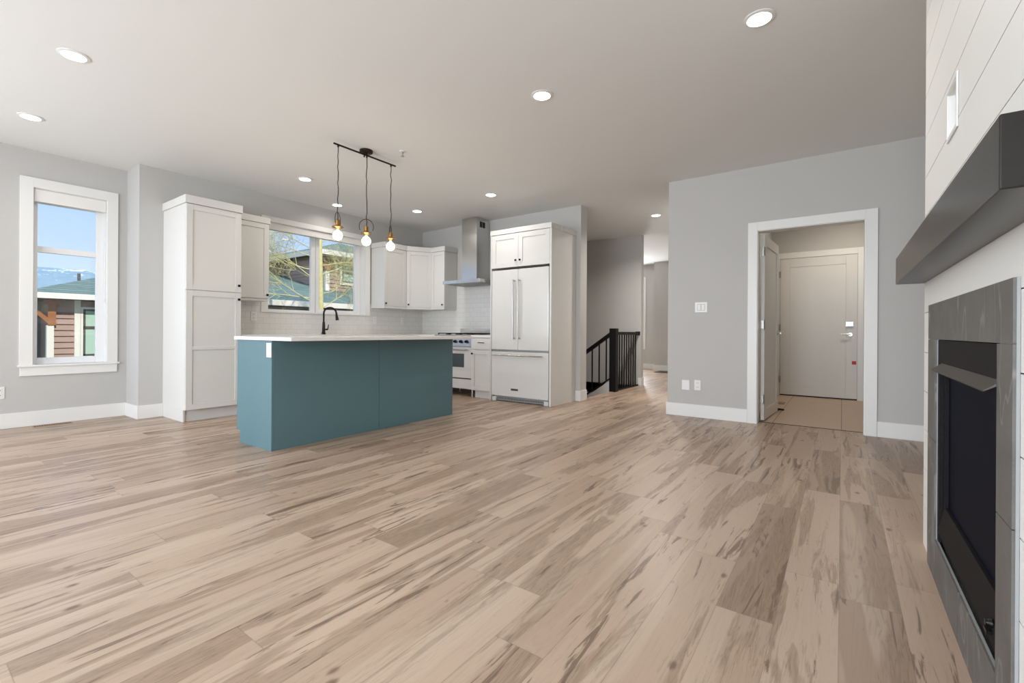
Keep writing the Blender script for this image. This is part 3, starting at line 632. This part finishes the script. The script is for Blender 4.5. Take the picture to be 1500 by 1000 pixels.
MB().box(g0, g1, FW - .055, FW - .012, .925, 1.022).box(g0 + .01, g1 - .01, FW - .058, FW - .055, .985, .995).build('back_guard', 'steel', rg, 0.002)
for k in range(3):
    a = g0 + .02 + k * .243; b = a + .236; mb = MB()
    for y in (gy + .04, gy + .27, gy + .50): mb.box(a, b, y, y + .014, .937, .951)
    for x in (a, (a + b) / 2 - .007, b - .014): mb.box(x, x + .014, gy + .04, gy + .514, .937, .951)
    for x in (a, b - .014):
        for y in (gy + .04, gy + .50): mb.box(x, x + .014, y, y + .014, .925, .937)
    for y in (gy + .155, gy + .385): mb.lathe([(.045, .926), (.045, .934), (.03, .938)], ((a + b) / 2, y, 0), 16)
    mb.build('grate', 'black', rg)

hx0, hx1 = -4.946, -4.640
hd = thing('range_hood', (-4.793, 5.6, 1.715), 'stainless steel chimney range hood over the range', 'range hood')
MB().box(hx0, hx1, 5.50, FW - .002, 1.80, CE - .002).build('chimney', 'steel', hd, 0.002)
cp = MB().box(-5.175, -4.412, 5.30, FW - .009, 1.722, 1.772)
cp.prism([(hx0 - .12, 5.42, 1.772), (hx1 + .12, 5.42, 1.772), (hx1 + .12, FW - .009, 1.772), (hx0 - .12, FW - .009, 1.772)], (0, 0, .006))
cp.prism([(hx0 - .02, 5.48, 1.778), (hx1 + .02, 5.48, 1.778), (hx1 + .02, FW - .009, 1.778), (hx0 - .02, FW - .009, 1.778)], (0, 0, .022)).build('canopy', 'steel', hd, 0.002)
mb = MB()
for k in range(3): mb.box(-5.12 + k * .225, -4.90 + k * .225, 5.36, 5.76, 1.716, 1.722)
mb.build('filter', 'grille', hd)
mb = MB().box(hx1, hx1 + .002, 5.575, 5.635, 2.62, 2.71).box(hx1, hx1 + .002, 5.645, 5.705, 2.62, 2.71)
mb.build('vent_slots', 'dark', hd)
for k in range(4): MB().tube([(-4.86 + k * .04, 5.30, 1.747), (-4.86 + k * .04, 5.297, 1.747)], .008, 10).build('button', 'chrome', hd)

# faucet
fc = thing('faucet', (-6.02, 3.76, .92), 'black gooseneck faucet in front of the kitchen window', 'faucet')
fx, fyy = -6.02, 3.765
MB().lathe([(.030, .921), (.030, .935), (.024, .945), (.019, 1.06), (.016, 1.10)], (fx, fyy, 0), 18).build('base', 'black', fc)
R_ = .085; dirv = Vector((.42, .91, 0)).normalized()
pth = [Vector((fx, fyy, z)) for z in (1.05, 1.12, 1.20)] + [Vector((fx, fyy, 1.22)) + dirv * (R_ - R_ * math.cos(a)) + Vector((0, 0, R_ * math.sin(a))) for a in [PI * k / 12 for k in range(0, 13)]]
MB().tube(pth, .0125, 12).build('spout', 'black', fc)
e_ = pth[-1]
MB().tube([e_ + Vector((0, 0, .01)), e_ - Vector((0, 0, .03)) + dirv * .004, e_ - Vector((0, 0, .095)) + dirv * .014], [.0135, .017, .024], 14).build('spray_head', 'black', fc)
MB().tube([(fx, fyy, .99), (fx + .02, fyy + .05, .99)], .012, 10).tube([(fx + .02, fyy + .05, .985), (fx + .025, fyy + .06, 1.06)], [.008, .006], 10).build('lever', 'black', fc)
tag(MB().lathe([(.022, .921), (.022, .928), (.012, .932)], (-5.86, 3.62, 0), 16).build('soap_cap', 'chrome'), 'small round metal cap on the counter beside the faucet', 'sink cap')

# ------------------------------------------------------------------ island
ix0, ix1, iy0, iy1 = -4.305, -3.711, 1.868, 3.976
isl = thing('kitchen_island', (-4.0, 2.92, 0), 'teal kitchen island with a white top in front of the kitchen', 'island')
MB().box(ix0, ix1 - .02, iy0 + .02, iy1 - .02, .105, .888).box(ix0 + .06, ix1 - .02, iy0 + .02, iy1 - .02, 0, .105).build('body', 'teal', isl)
e1 = MB().prism([(ix0, iy0, .105), (ix0, iy0, .888), (ix1, iy0, .888), (ix1, iy0, 0), (ix0 + .058, iy0, 0), (ix0 + .058, iy0, .105)], (0, .019, 0)).build('end_panel', 'teal', isl, 0.001)
MB().prism([(ix0, iy1 - .019, .105), (ix0, iy1 - .019, .888), (ix1, iy1 - .019, .888), (ix1, iy1 - .019, 0), (ix0 + .058, iy1 - .019, 0), (ix0 + .058, iy1 - .019, .105)], (0, .019, 0)).build('end_panel', 'teal', isl, 0.001)
MB().box(ix1 - .019, ix1, iy0 + .0195, 2.922, 0, .888).build('front_panel', 'teal', isl, 0.0015)
MB().box(ix1 - .019, ix1, 2.926, iy1 - .0195, 0, .888).build('front_panel', 'teal', isl, 0.0015)
u, z, TI = -3.748, .813, FY(iy0)
ol = MB().box(u - .038, u + .036, 0, .006, z - .059, z + .057, TI).box(u - .018, u + .018, .006, .009, z + .006, z + .042, TI).box(u - .018, u + .018, .006, .009, z - .042, z - .006, TI).build('outlet', 'plate', isl, 0.0015, label='white outlet on the island end')
tag(MB().box(-4.345, -3.400, 1.856, 3.985, .8895, .9195).build('countertop', 'quartz', None, 0.003), 'white slab countertop overhanging the teal island', 'countertop')

# ------------------------------------------------------------------ pendant light over the island
pxx = -3.86
pl = thing('pendant_light', (pxx, 2.87, CE), 'three bulb pendant light on a dark bar over the island', 'pendant light')
MB().lathe([(.064, CE - .001), (.064, CE - .022), (.055, CE - .028)], (pxx, 2.865, 0), 28).lathe([(.008, CE - .025), (.008, CE - .06)], (pxx - .03, 2.865, 0), 8).build('canopy', 'bronze', pl)
MB().tube([(pxx, 2.505, 2.722), (pxx, 3.235, 2.722)], .0085, 10).tube([(pxx, 2.865, 2.722), (pxx, 2.865, 2.745)], .012, 10).build('bar', 'bronze', pl)
rnd = random.Random(3)
for y, zb, ang in ((2.552, 1.868, 1.58), (2.872, 1.868, 0.31), (3.175, 1.862, 1.66)):
    top = 2.714; zs_ = zb + .075
    pts = [(pxx + rnd.uniform(-.004, .004), y + rnd.uniform(-.005, .005), top + (zs_ + .06 - top) * k / 14) for k in range(15)]; pts[0] = (pxx, y, top); pts[-1] = (pxx, y, zs_ + .06)
    MB().tube(pts, .004, 8).lathe([(.009, 2.70), (.009, 2.718)], (pxx, y, 0), 10).build('cord', 'bronze', pl)
    h = MB().lathe([(.010, zs_ + .075), (.021, zs_ + .068), (.021, zs_ + .022), (.030, zs_ + .016), (.052, zs_ + .008), (.054, zs_ + .002), (.030, zs_ - .002), (.020, zs_ - .012)], (pxx, y, 0), 24).build('lamp_holder', 'brass', pl, label='brass lamp holder with flared rim')
    cd = Vector((math.cos(math.atan2(.5836, .8121) + ang), math.sin(math.atan2(.5836, .8121) + ang), 0))
    ring = [Vector((pxx, y, zs_ + .068)) + cd * (.068 * math.cos(a)) + Vector((0, 0, .075 * math.sin(a))) for a in [-.5 + (PI + 1.0) * k / 24 for k in range(25)]]
    MB().tube(ring, .0032, 8).build('bail_ring', 'bronze', h, label='dark wire hoop')
    MB().lathe([(.010, zb + .056), (.013, zb + .046), (.029, zb + .034), (.041, zb + .016), (.0445, zb), (.041, zb - .018), (.032, zb - .032), (.018, zb - .041), (.002, zb - .0445)], (pxx, y, 0), 24).build('bulb', 'bulb', pl, label='glowing round bulb')
    ld = bpy.data.lights.new('bulb_glow', 'POINT'); ld.energy = 2; ld.color = (1, .82, .6); ld.shadow_soft_size = .045
    lo = bpy.data.objects.new('bulb_glow', ld); C.objects.link(lo); lo.parent = pl; lo.location = Vector((pxx, y, zb - .10)) - BASE[pl.name]

# recessed ceiling lights
LP = [(-4.110, .766, 'recessed light in the ceiling nearer the viewer of the two over the tall window side', 3.5),
      (-5.598, .777, 'recessed light in the ceiling closest to the tall left window', 3.5),
      (-0.393, 2.950, 'large recessed light in the ceiling nearest the white shiplap wall', 6),
      (-1.860, 2.963, 'recessed light in the ceiling between the pendant bar and the shiplap wall', 6),
      (-5.181, 2.988, 'recessed light in the ceiling above the pantry cabinet, left of the pendant cords', 4.5),
      (-5.865, 3.868, 'recessed light in the ceiling above the kitchen window, behind the first pendant cord', 2.2),
      (-5.170, 4.747, 'recessed light in the ceiling above the corner upper cabinets, right of the third cord', 6),
      (-3.751, 4.728, 'recessed light in the ceiling in front of the range hood chimney', 6),
      (-2.318, 6.984, 'recessed light in the ceiling of the hall near the stair railing', 40)]
for x, y, lab, wt in LP:
    r = thing('recessed_light', (x, y, CE), lab, 'ceiling light', 'recessed ceiling lights')
    MB().lathe([(.082, CE - .0005), (.082, CE - .004), (.064, CE - .007), (.064, CE - .0005)], (x, y, 0), 32).build('trim_ring', 'trim', r)
    MB().lathe([(.063, CE - .0075), (.055, CE - .009)], (x, y, 0), 32).build('lens', 'lens', r, label='glowing white lens')
    ld = bpy.data.lights.new('downlight', 'AREA'); ld.shape = 'DISK'; ld.size = .12; ld.energy = wt; ld.color = (1, .95, .89); ld.spread = 2.6
    lo = bpy.data.objects.new('downlight', ld); C.objects.link(lo); lo.parent = r; lo.location = (0, 0, -.012)
# the small entry's own ceiling lamp (out of sight above the doorway)
r = thing('recessed_light', (.12, 7.45, CE), 'warm recessed light in the ceiling of the small back entry', 'ceiling light', 'recessed ceiling lights')
MB().lathe([(.082, CE - .0005), (.082, CE - .004), (.064, CE - .007), (.064, CE - .0005)], (.12, 7.45, 0), 32).build('trim_ring', 'trim', r)
MB().lathe([(.063, CE - .0075), (.055, CE - .009)], (.12, 7.45, 0), 32).build('lens', 'lens', r)
ld = bpy.data.lights.new('downlight', 'AREA'); ld.shape = 'DISK'; ld.size = .12; ld.energy = 15; ld.color = (1, .90, .77)
lo = bpy.data.objects.new('downlight', ld); C.objects.link(lo); lo.parent = r; lo.location = (0, 0, -.012)

sp = thing('fire_sprinkler', (-3.576, 3.088, CE), 'small chrome fire sprinkler on the ceiling beside the pendant bar', 'sprinkler')
MB().lathe([(.035, CE - .0005), (.033, CE - .006), (.012, CE - .010)], (-3.576, 3.088, 0), 20).build('escutcheon', 'trim', sp)
MB().lathe([(.009, CE - .008), (.009, CE - .024), (.004, CE - .026), (.004, CE - .048), (.018, CE - .050), (.018, CE - .053)], (-3.576, 3.088, 0), 14).build('head', 'chrome', sp)

# ------------------------------------------------------------------ stairs and railing
st = thing('staircase', (-4.4, 6.57, -1.4), 'wooden stairs going down behind the refrigerator wall', 'stairs')
for k in range(10):
    x1 = -3.075 - .26 * k; z = -.185 * (k + 1)
    MB().box(x1 - .285, x1, 6.03, 7.085, z - .035, z).box(x1 - .012, x1, 6.03, 7.085, z, z + .15).build('step', 'floor', st)
sl = .70
MB().prism([(-3.075, 7.09, .20), (-3.075, 7.09, -.5), (-5.7, 7.09, -2.34), (-5.7, 7.09, .20 - sl * 2.625)], (0, .05, 0)).build('stringer', 'trim', st, label='white skirt board')
rl = thing('stair_railing', (-3.055, 7.136, 0), 'black newel, handrails and balusters at the top of the stairs', 'railing')
MB().box(-3.112, -2.998, 7.08, 7.194, 0, 1.04).build('newel_post', 'blackwood', rl, 0.004)
sx0, sz0 = -3.112, .945
hr = lambda x, z: [(x, 7.10, z - .03), (x, 7.10, z + .03), (x, 7.175, z + .03), (x, 7.175, z - .03)]
def sloped(x0, z0, x1, z1, y0, y1, h):
    return MB().add([(x0, y0, z0 - h), (x0, y1, z0 - h), (x0, y1, z0 + h), (x0, y0, z0 + h), (x1, y0, z1 - h), (x1, y1, z1 - h), (x1, y1, z1 + h), (x1, y0, z1 + h)],
                    [(0, 1, 2, 3), (7, 6, 5, 4), (0, 4, 5, 1), (1, 5, 6, 2), (2, 6, 7, 3), (3, 7, 4, 0)])
sloped(sx0, sz0, sx0 - 2.0, sz0 - 2.0 * sl, 7.105, 7.165, .035).build('handrail', 'blackwood', rl, 0.003)
sloped(sx0, .215, sx0 - 2.0, .215 - 2.0 * sl, 7.118, 7.152, .012).build('bottom_rail', 'blackwood', rl)
for k in range(14):
    x = sx0 - .075 - .128 * k; z = -sl * (sx0 - x)
    MB().box(x - .009, x + .009, 7.126, 7.144, .215 + z, sz0 + z).build('baluster', 'blackwood', rl)
MB().box(-3.085, -3.025, 7.194, 8.239, .935, .985).build('handrail', 'blackwood', rl, 0.004)
MB().box(-3.095, -3.015, 8.215, 8.239, .925, .995).build('wall_rosette', 'blackwood', rl, 0.003)
MB().box(-3.072, -3.038, 7.194, 8.239, 0.0, .022).build('bottom_rail', 'blackwood', rl)
for k in range(9):
    y = 7.195 + .104 * (k + .75)
    MB().box(-3.064, -3.046, y - .009, y + .009, .022, .935).build('baluster', 'blackwood', rl)
struct(MB().box(-3.075, -3.05, 6.02, 7.08, -.2, .002), 'trim_4', 'floor', 'wood nosing at the top of the stairs')

# ------------------------------------------------------------------ fireplace
ty0, ty1, tz = 1.437, 2.637, 1.096
iy_0, iy_1, iz0, iz1 = 1.566, 2.450, .163, .951
sur = thing('fireplace_surround', (.31, 2.04, 0), 'grey slate tile surround on the white shiplap wall', 'fireplace surround')
TT = lambda u, n, z: (.3115 - n, u, z)
gp = .0012; th = .0115
for a, b, c, d in ((ty0, 2.02, iz1, tz), (2.02, iy_1, iz1, tz), (iy_1, ty1, iz1, tz), (iy_1, ty1, .545, iz1), (iy_1, ty1, 0, .545), (ty0, iy_0, .549, iz1), (ty0, iy_0, 0, .549), (2.0, iy_1, 0, iz0), (iy_0, 2.0, 0, iz0)):
    MB().box(a + gp, b - gp, 0, th, c + gp, d - gp, TT).build('tile', 'slate', sur, 0.0008)
MB().box(ty0, ty1, 0, .006, iz1, tz, TT).box(iy_1, ty1, 0, .006, 0, iz1, TT).box(ty0, iy_0, 0, .006, 0, iz1, TT).box(iy_0, iy_1, 0, .006, 0, iz0, TT).build('grout', 'grille', sur)
fi = thing('fireplace_insert', (.33, 2.0, .17), 'black gas fireplace with a slanted hood and dark glass', 'fireplace')
e0, e1 = iy_0 + .002, iy_1 - .002
X = .308
MB().box(X, .40, e0, e0 + .022, iz0 + .002, iz1 - .002).box(X, .40, e1 - .03, e1, iz0 + .002, iz1 - .002).box(X, .40, e0 + .022, e1 - .03, .858, iz1 - .002).build('frame', 'insert', fi, 0.001)
MB().box(.332, .340, e0 + .022, e1 - .03, .29, .858).build('glass', 'fireglass', fi, label='dark glass front')
MB().box(.320, .332, e1 - .06, e1 - .03, .29, .858).build('glass_frame', 'insert', fi)
MB().prism([(X, 1.562, .862), (.279, 1.575, .836), (.279, 1.575, .832), (X, 1.562, .852)], (0, .804, 0)).build('hood', 'visor', fi, 0.0008, label='slanted dark metal hood')
MB().prism([(.322, e0 + .022, .310), (.306, e0 + .022, .212), (.306, e0 + .022, .206), (.345, e0 + .022, .206), (.345, e0 + .022, .310)], (0, e1 - .03 - e0 - .022, 0)).build('lower_panel', 'insert', fi, 0.001)
MB().box(.318, .40, e0 + .022, e1 - .03, iz0 + .002, .198).build('base_rail', 'insert', fi)
MB().lathe([(.011, 0), (.011, -.004), (.008, -.008), (.008, -.014)], (.311, 1.645, .245), 14, 'x').box(.297, .312, 1.630, 1.66, .222, .230).build('gas_control', 'black', fi)
mb = MB().box(.40, .79, e0 + .022, e1 - .03, iz0 + .002, .945)
mt = thing('mantel_shelf', (.26, 1.97, 1.208), 'dark steel clad mantel beam on the shiplap wall', 'mantel')
MB().box(.208, BX - .0005, 1.076, 2.86, 1.208, 1.332).build('beam', 'mantel', mt, 0.0025)
nb = thing('recessed_box', (BX, 2.19, 1.677), 'white recessed outlet box high on the shiplap wall', 'outlet box')
MB().box(BX - .004, BX + .05, NY0 - .001, NY0 + .006, NZ0, NZ1).box(BX - .004, BX + .05, NY1 - .006, NY1 + .001, NZ0, NZ1).box(BX - .004, BX + .05, NY0 + .006, NY1 - .006, NZ0, NZ0 + .006).box(BX - .004, BX + .05, NY0 + .006, NY1 - .006, NZ1 - .006, NZ1).box(BX + .05, BX + .056, NY0 - .001, NY1 + .001, NZ0, NZ1).build('box', 'plate', nb, 0.001)
MB().box(BX - .006, BX - .001, NY0 - .012, NY0, NZ0 - .012, NZ1 + .012).box(BX - .006, BX - .001, NY1, NY1 + .012, NZ0 - .012, NZ1 + .012).box(BX - .006, BX - .001, NY0, NY1, NZ1, NZ1 + .012).box(BX - .006, BX - .001, NY0, NY1, NZ0 - .012, NZ0).build('frame', 'plate', nb, 0.001)

# ------------------------------------------------------------------ outdoors
struct(MB().box(-60, LW - .4, -40, 60, -1.3, -1.0), 'ground_outside', 'grass', 'grass between the houses')
GZ = -1.0
def hip_roof(x0, x1, y0, y1, ze, a, th=.16):
    """hip roof over the eave rectangle, its ridge along X; x1 is the eave nearest the viewer"""
    h = (y1 - y0) / 2; ym = (y0 + y1) / 2; zr = ze + a * h
    b = [(x1, y0, ze), (x1, y1, ze), (x0, y1, ze), (x0, y0, ze), (x1 - h, ym, zr), (x0 + h, ym, zr)]
    f = [(0, 1, 4), (1, 2, 5, 4), (2, 3, 5), (3, 0, 4, 5), (0, 3, 2, 1)]
    return MB().add(b, f)
def fascia_ring(x0, x1, y0, y1, ze, h=.15): return MB().box(x1 - .05, x1 + .02, y0, y1, ze - h, ze + .01).box(x0, x1 - .05, y0 - .02, y0 + .05, ze - h, ze + .01).box(x0, x1 - .05, y1 - .05, y1, ze - h, ze + .01)
def win(p, X, y0, y1, z0, z1, tr=.10, rail=None):
    m_ = MB().box(X, X + .05, y0 - tr, y0, z0 - tr, z1 + tr).box(X, X + .05, y1, y1 + tr, z0 - tr, z1 + tr).box(X, X + .05, y0, y1, z1, z1 + tr).box(X, X + .05, y0, y1, z0 - tr, z0).build('window', 'fascia', p)
    fr = MB().box(X, X + .04, y0, y0 + .05, z0, z1).box(X, X + .04, y1 - .05, y1, z0, z1).box(X, X + .04, y0, y1, z1 - .05, z1).box(X, X + .04, y0, y1, z0, z0 + .05)
    if rail: fr.box(X, X + .04, y0, y1, rail - .035, rail + .035)
    fr.build('sash', 'darkframe', m_); MB().box(X, X + .02, y0 + .05, y1 - .05, z0 + .05, z1 - .05).build('pane', 'greenglass', m_)
    return m_
def laps(mb, X, y0, y1, z0, z1, row=.15, side=None):
    z = z0
    while z < z1 - .01:
        t = min(z + row, z1)
        if side is None: mb.prism([(X - .02, y0, z), (X + .035, y0, z), (X, y0, t), (X - .02, y0, t)], (0, y1 - y0, 0))
        else: mb.prism([(y0, X + .02, z), (y0, X - .035, z), (y0, X, t), (y0, X + .02, t)], (y1 - y0, 0, 0))
        z = t
    return mb
# house beyond the tall left window
hA = thing('neighbour_house', (-18, 5, GZ), 'brown sided house with teal roof seen through the tall left window', 'house', 'neighbouring houses')
laps(MB().box(-23, -16.07, 2.65, 5.3, GZ, 1.72), -16.06, 2.65, 5.3, GZ, 1.72).build('wall', 'lapbrown', hA)
laps(MB().box(-23, -17.62, 2.2, 2.65, GZ, 1.72), -17.6, 2.2, 2.65, GZ, 1.72).build('porch_wall', 'lapgrey', hA)
hip_roof(-24, -15.6, 2.0, 5.65, 1.85, .35).build('roof', 'shingle', hA)
fascia_ring(-24, -15.6, 2.0, 5.65, 1.85, .13).build('fascia', 'fascia', hA)
MB().box(-16.1, -15.97, 2.514, 2.645, GZ, 1.07).build('post', 'fascia', hA)
MB().box(-16.1, -15.95, 2.53, 2.68, 1.07, 1.72).box(-16.1, -15.92, 2.48, 2.76, 1.60, 1.70).prism([(-16.06, 2.53, 1.12), (-16.06, 2.53, 1.26), (-16.06, 2.16, 1.66), (-16.06, 2.05, 1.66)], (.1, 0, 0)).build('timber_bracket', 'timber', hA, label='orange brown timber bracket')
MB().box(-16.05, -15.99, 3.025, 3.145, GZ, 1.72).build('corner_trim', 'fascia', hA)
win(hA, -16.04, 3.19, 3.95, .28, 1.50, .05, 1.02)
MB().tube([(-17.0, 3.30, 1.9), (-17.0, 3.30, 2.50)], .035, 10).build('vent_pipe', 'darkframe', hA)
# house beyond the kitchen window: upper storey and the low roof in front
hB = thing('neighbour_house', (-18, 10, GZ), 'taller brown house with low teal roof seen through the kitchen window', 'house', 'neighbouring houses')
laps(laps(MB().box(-22, -14.52, 9.07, 12.6, GZ, 3.62), -14.51, 9.05, 12.6, 1.6, 3.62, .13), 9.06, -22, -14.5, 1.6, 3.62, .13, 1).build('wall', 'lapbrown', hB)
hip_roof(-22.5, -14.0, 8.588, 13.05, 3.68, .35).build('roof', 'shingle', hB)
fascia_ring(-22.5, -14.0, 8.588, 13.05, 3.68).build('fascia', 'fascia', hB)
MB().box(-14.5, -14.38, 9.05, 9.20, 2.2, 3.05).build('post', 'fascia', hB)
MB().box(-14.5, -14.34, 9.02, 9.22, 3.05, 3.55).prism([(-14.45, 9.22, 3.1), (-14.45, 9.22, 3.25), (-14.45, 9.50, 3.55), (-14.45, 9.62, 3.55)], (.1, 0, 0)).prism([(-14.4, 9.02, 3.1), (-14.4, 9.02, 3.28), (-14.4, 8.72, 3.55), (-14.4, 8.6, 3.55)], (.1, 0, 0)).box(-14.5, -14.1, 8.7, 9.5, 3.48, 3.56).build('timber_bracket', 'timber', hB, label='orange brown timber bracket')
win(hB, -14.49, 9.74, 10.6, 2.70, 3.50, .09, 3.05)
lr = MB()
zl = lambda x: 1.76 + .25 * (-12 - x)
lr.add([(-12, 5.75, zl(-12)), (-12, 13, zl(-12)), (-14.5, 13, zl(-14.5)), (-14.5, 9.05, zl(-14.5)), (-18.3, 9.05, zl(-18.3)), (-18.3, 6.6, zl(-18.3)), (-12, 5.75, zl(-12) - .12), (-12, 13, zl(-12) - .12), (-14.5, 13, zl(-12) - .12), (-14.5, 9.05, zl(-12) - .12), (-18.3, 9.05, zl(-12) - .12), (-18.3, 6.6, zl(-12) - .12)],
       [(0, 1, 2, 3, 4, 5), (11, 10, 9, 8, 7, 6), (0, 6, 7, 1), (1, 7, 8, 2), (2, 8, 9, 3), (3, 9, 10, 4), (4, 10, 11, 5), (5, 11, 6, 0)])
lr.build('low_roof', 'shingle', hB)
MB().box(-12.03, -11.95, 5.75, 13, 1.63, 1.775).build('low_fascia', 'fascia', hB)
MB().box(-14.4, -12.6, 5.95, 12.9, GZ, 1.62).build('low_wall', 'lapbrown', hB)
pr = MB().add([(-13.2, 9.15, 1.98), (-13.2, 12.6, 1.98), (-14.49, 12.6, 2.5), (-14.49, 9.95, 2.5), (-13.2, 9.15, 1.90), (-13.2, 12.6, 1.90), (-14.49, 12.6, 1.90), (-14.49, 9.95, 1.90)],
             [(0, 1, 2, 3), (7, 6, 5, 4), (0, 4, 5, 1), (1, 5, 6, 2), (2, 6, 7, 3), (3, 7, 4, 0)])
pr.build('porch_roof', 'shingle', hB); MB().box(-13.22, -13.16, 9.15, 12.6, 1.90, 2.0).build('porch_fascia', 'fascia', hB)
# hedge below the left window view
rnd = random.Random(9); hb = MB()
for k in range(420):
    y = rnd.uniform(1.6, 5.2); x = -15.3 + rnd.uniform(-.25, .25); z = GZ + rnd.uniform(.1, 1.27) - abs(rnd.gauss(0, .03)); s = rnd.uniform(.06, .12)
    a = Vector((rnd.gauss(0, 1), rnd.gauss(0, 1), rnd.gauss(0, 1))).normalized(); b = a.orthogonal().normalized() * s; c_ = a.cross(b).normalized() * s * .6
    p = Vector((x, y, z)); hb.add([p - b, p + c_, p + b, p - c_], [(0, 1, 2, 3)])
hd_ = hb.build('hedge', 'hedge'); tag(hd_, 'low green hedge at the foot of the house beyond the left window', 'hedge')
# bare tree in front of the kitchen window
rnd = random.Random(21)
tr = thing('bare_tree', (-9.0, 5.53, GZ), 'leafless lichen covered tree outside the kitchen window', 'tree')
MB().tube([(-9.0, 5.59, GZ), (-9.0, 5.57, .6), (-9.02, 5.565, 1.6), (-9.0, 5.53, 2.6), (-9.02, 5.515, 3.6), (-9.0, 5.49, 4.8)], [.075, .062, .056, .05, .038, .018], 12).build('trunk', 'bark', tr)
br = MB()
def twig(p, d, L, r, depth):
    pts = [p]; q = p.copy(); dd = d.copy(); n = 5
    for k in range(n):
        dd = (dd + Vector((rnd.gauss(0, .16), rnd.gauss(0, .16), rnd.gauss(0, .13) + .02))).normalized(); q = q + dd * L / n; pts.append(q.copy())
        if depth < 3 and k > 0:
            for _ in range(rnd.choice((2, 3)) if depth < 2 else rnd.choice((1, 1, 2))):
                a = dd.orthogonal(); a.rotate(Matrix.Rotation(rnd.uniform(0, 2 * PI), 3, dd)); nd = (dd + a * rnd.uniform(.6, 1.2)).normalized()
                twig(q.copy(), nd, L * rnd.uniform(.45, .7), max(r * .5, .0024), depth + 1)
    br.tube(pts, [r * (1 - .75 * i / n) for i in range(n + 1)], 5 if depth < 2 else 3, cap=False)
for z, ang, up in ((1.55, -1.9, .35), (1.4, 1.3, .5), (1.75, 1.3, .2), (2.0, -1.4, .45), (2.15, 2.2, .3), (2.35, 1.6, .35), (2.5, -1.6, .3), (2.8, 1.2, .6), (2.9, -1.2, .6), (3.2, -1.9, .8), (3.3, 1.8, .8), (1.65, -1.3, .1), (3.7, 0, .9), (2.25, -1.7, .15), (1.9, -1.5, .6), (2.65, -1.3, .1)):
    twig(Vector((-9.0, 5.5, z)), Vector((.3 * math.cos(ang * 1.7), math.sin(ang), up)).normalized(), 1.35, .013, 0)
br.build('branches', 'bark', tr)
# distant mountain
mm = bmesh.new(); nx, ny = 90, 50
from mathutils import noise as mn
prof = lambda y: 66 * math.exp(-((y - 118) / 120) ** 2) * .30 + 44 + 3 * math.sin(y * .05)
g = [[None] * (ny + 1) for _ in range(nx + 1)]
for i in range(nx + 1):
    for j in range(ny + 1):
        y = -300 + 900 * i / nx; t = j / ny; x = -420 - 360 * t
        ridge = 62 - abs(y - 118) * .085 - .00005 * (y - 118) ** 2
        ridge = max(ridge, 20)
        h = ridge * (1 - abs(t - .5) * 2) ** .8 + mn.fractal(Vector((x * .02, y * .02, 3)), 1.0, 2.0, 5) * 5.5 * min(1, 4 * t * (1 - t))
        g[i][j] = mm.verts.new((x, y, h - 2))
for i in range(nx):
    for j in range(ny): mm.faces.new((g[i][j], g[i + 1][j], g[i + 1][j + 1], g[i][j + 1]))
me = bpy.data.meshes.new('mountain'); bmesh.ops.recalc_face_normals(mm, faces=mm.faces); mm.to_mesh(me); mm.free(); me.materials.append(M['mountain'])
mo = bpy.data.objects.new('mountain', me); C.objects.link(mo); tag(mo, 'hazy mountain with snow patches beyond the left window', 'mountain'); mo['kind'] = 'thing'
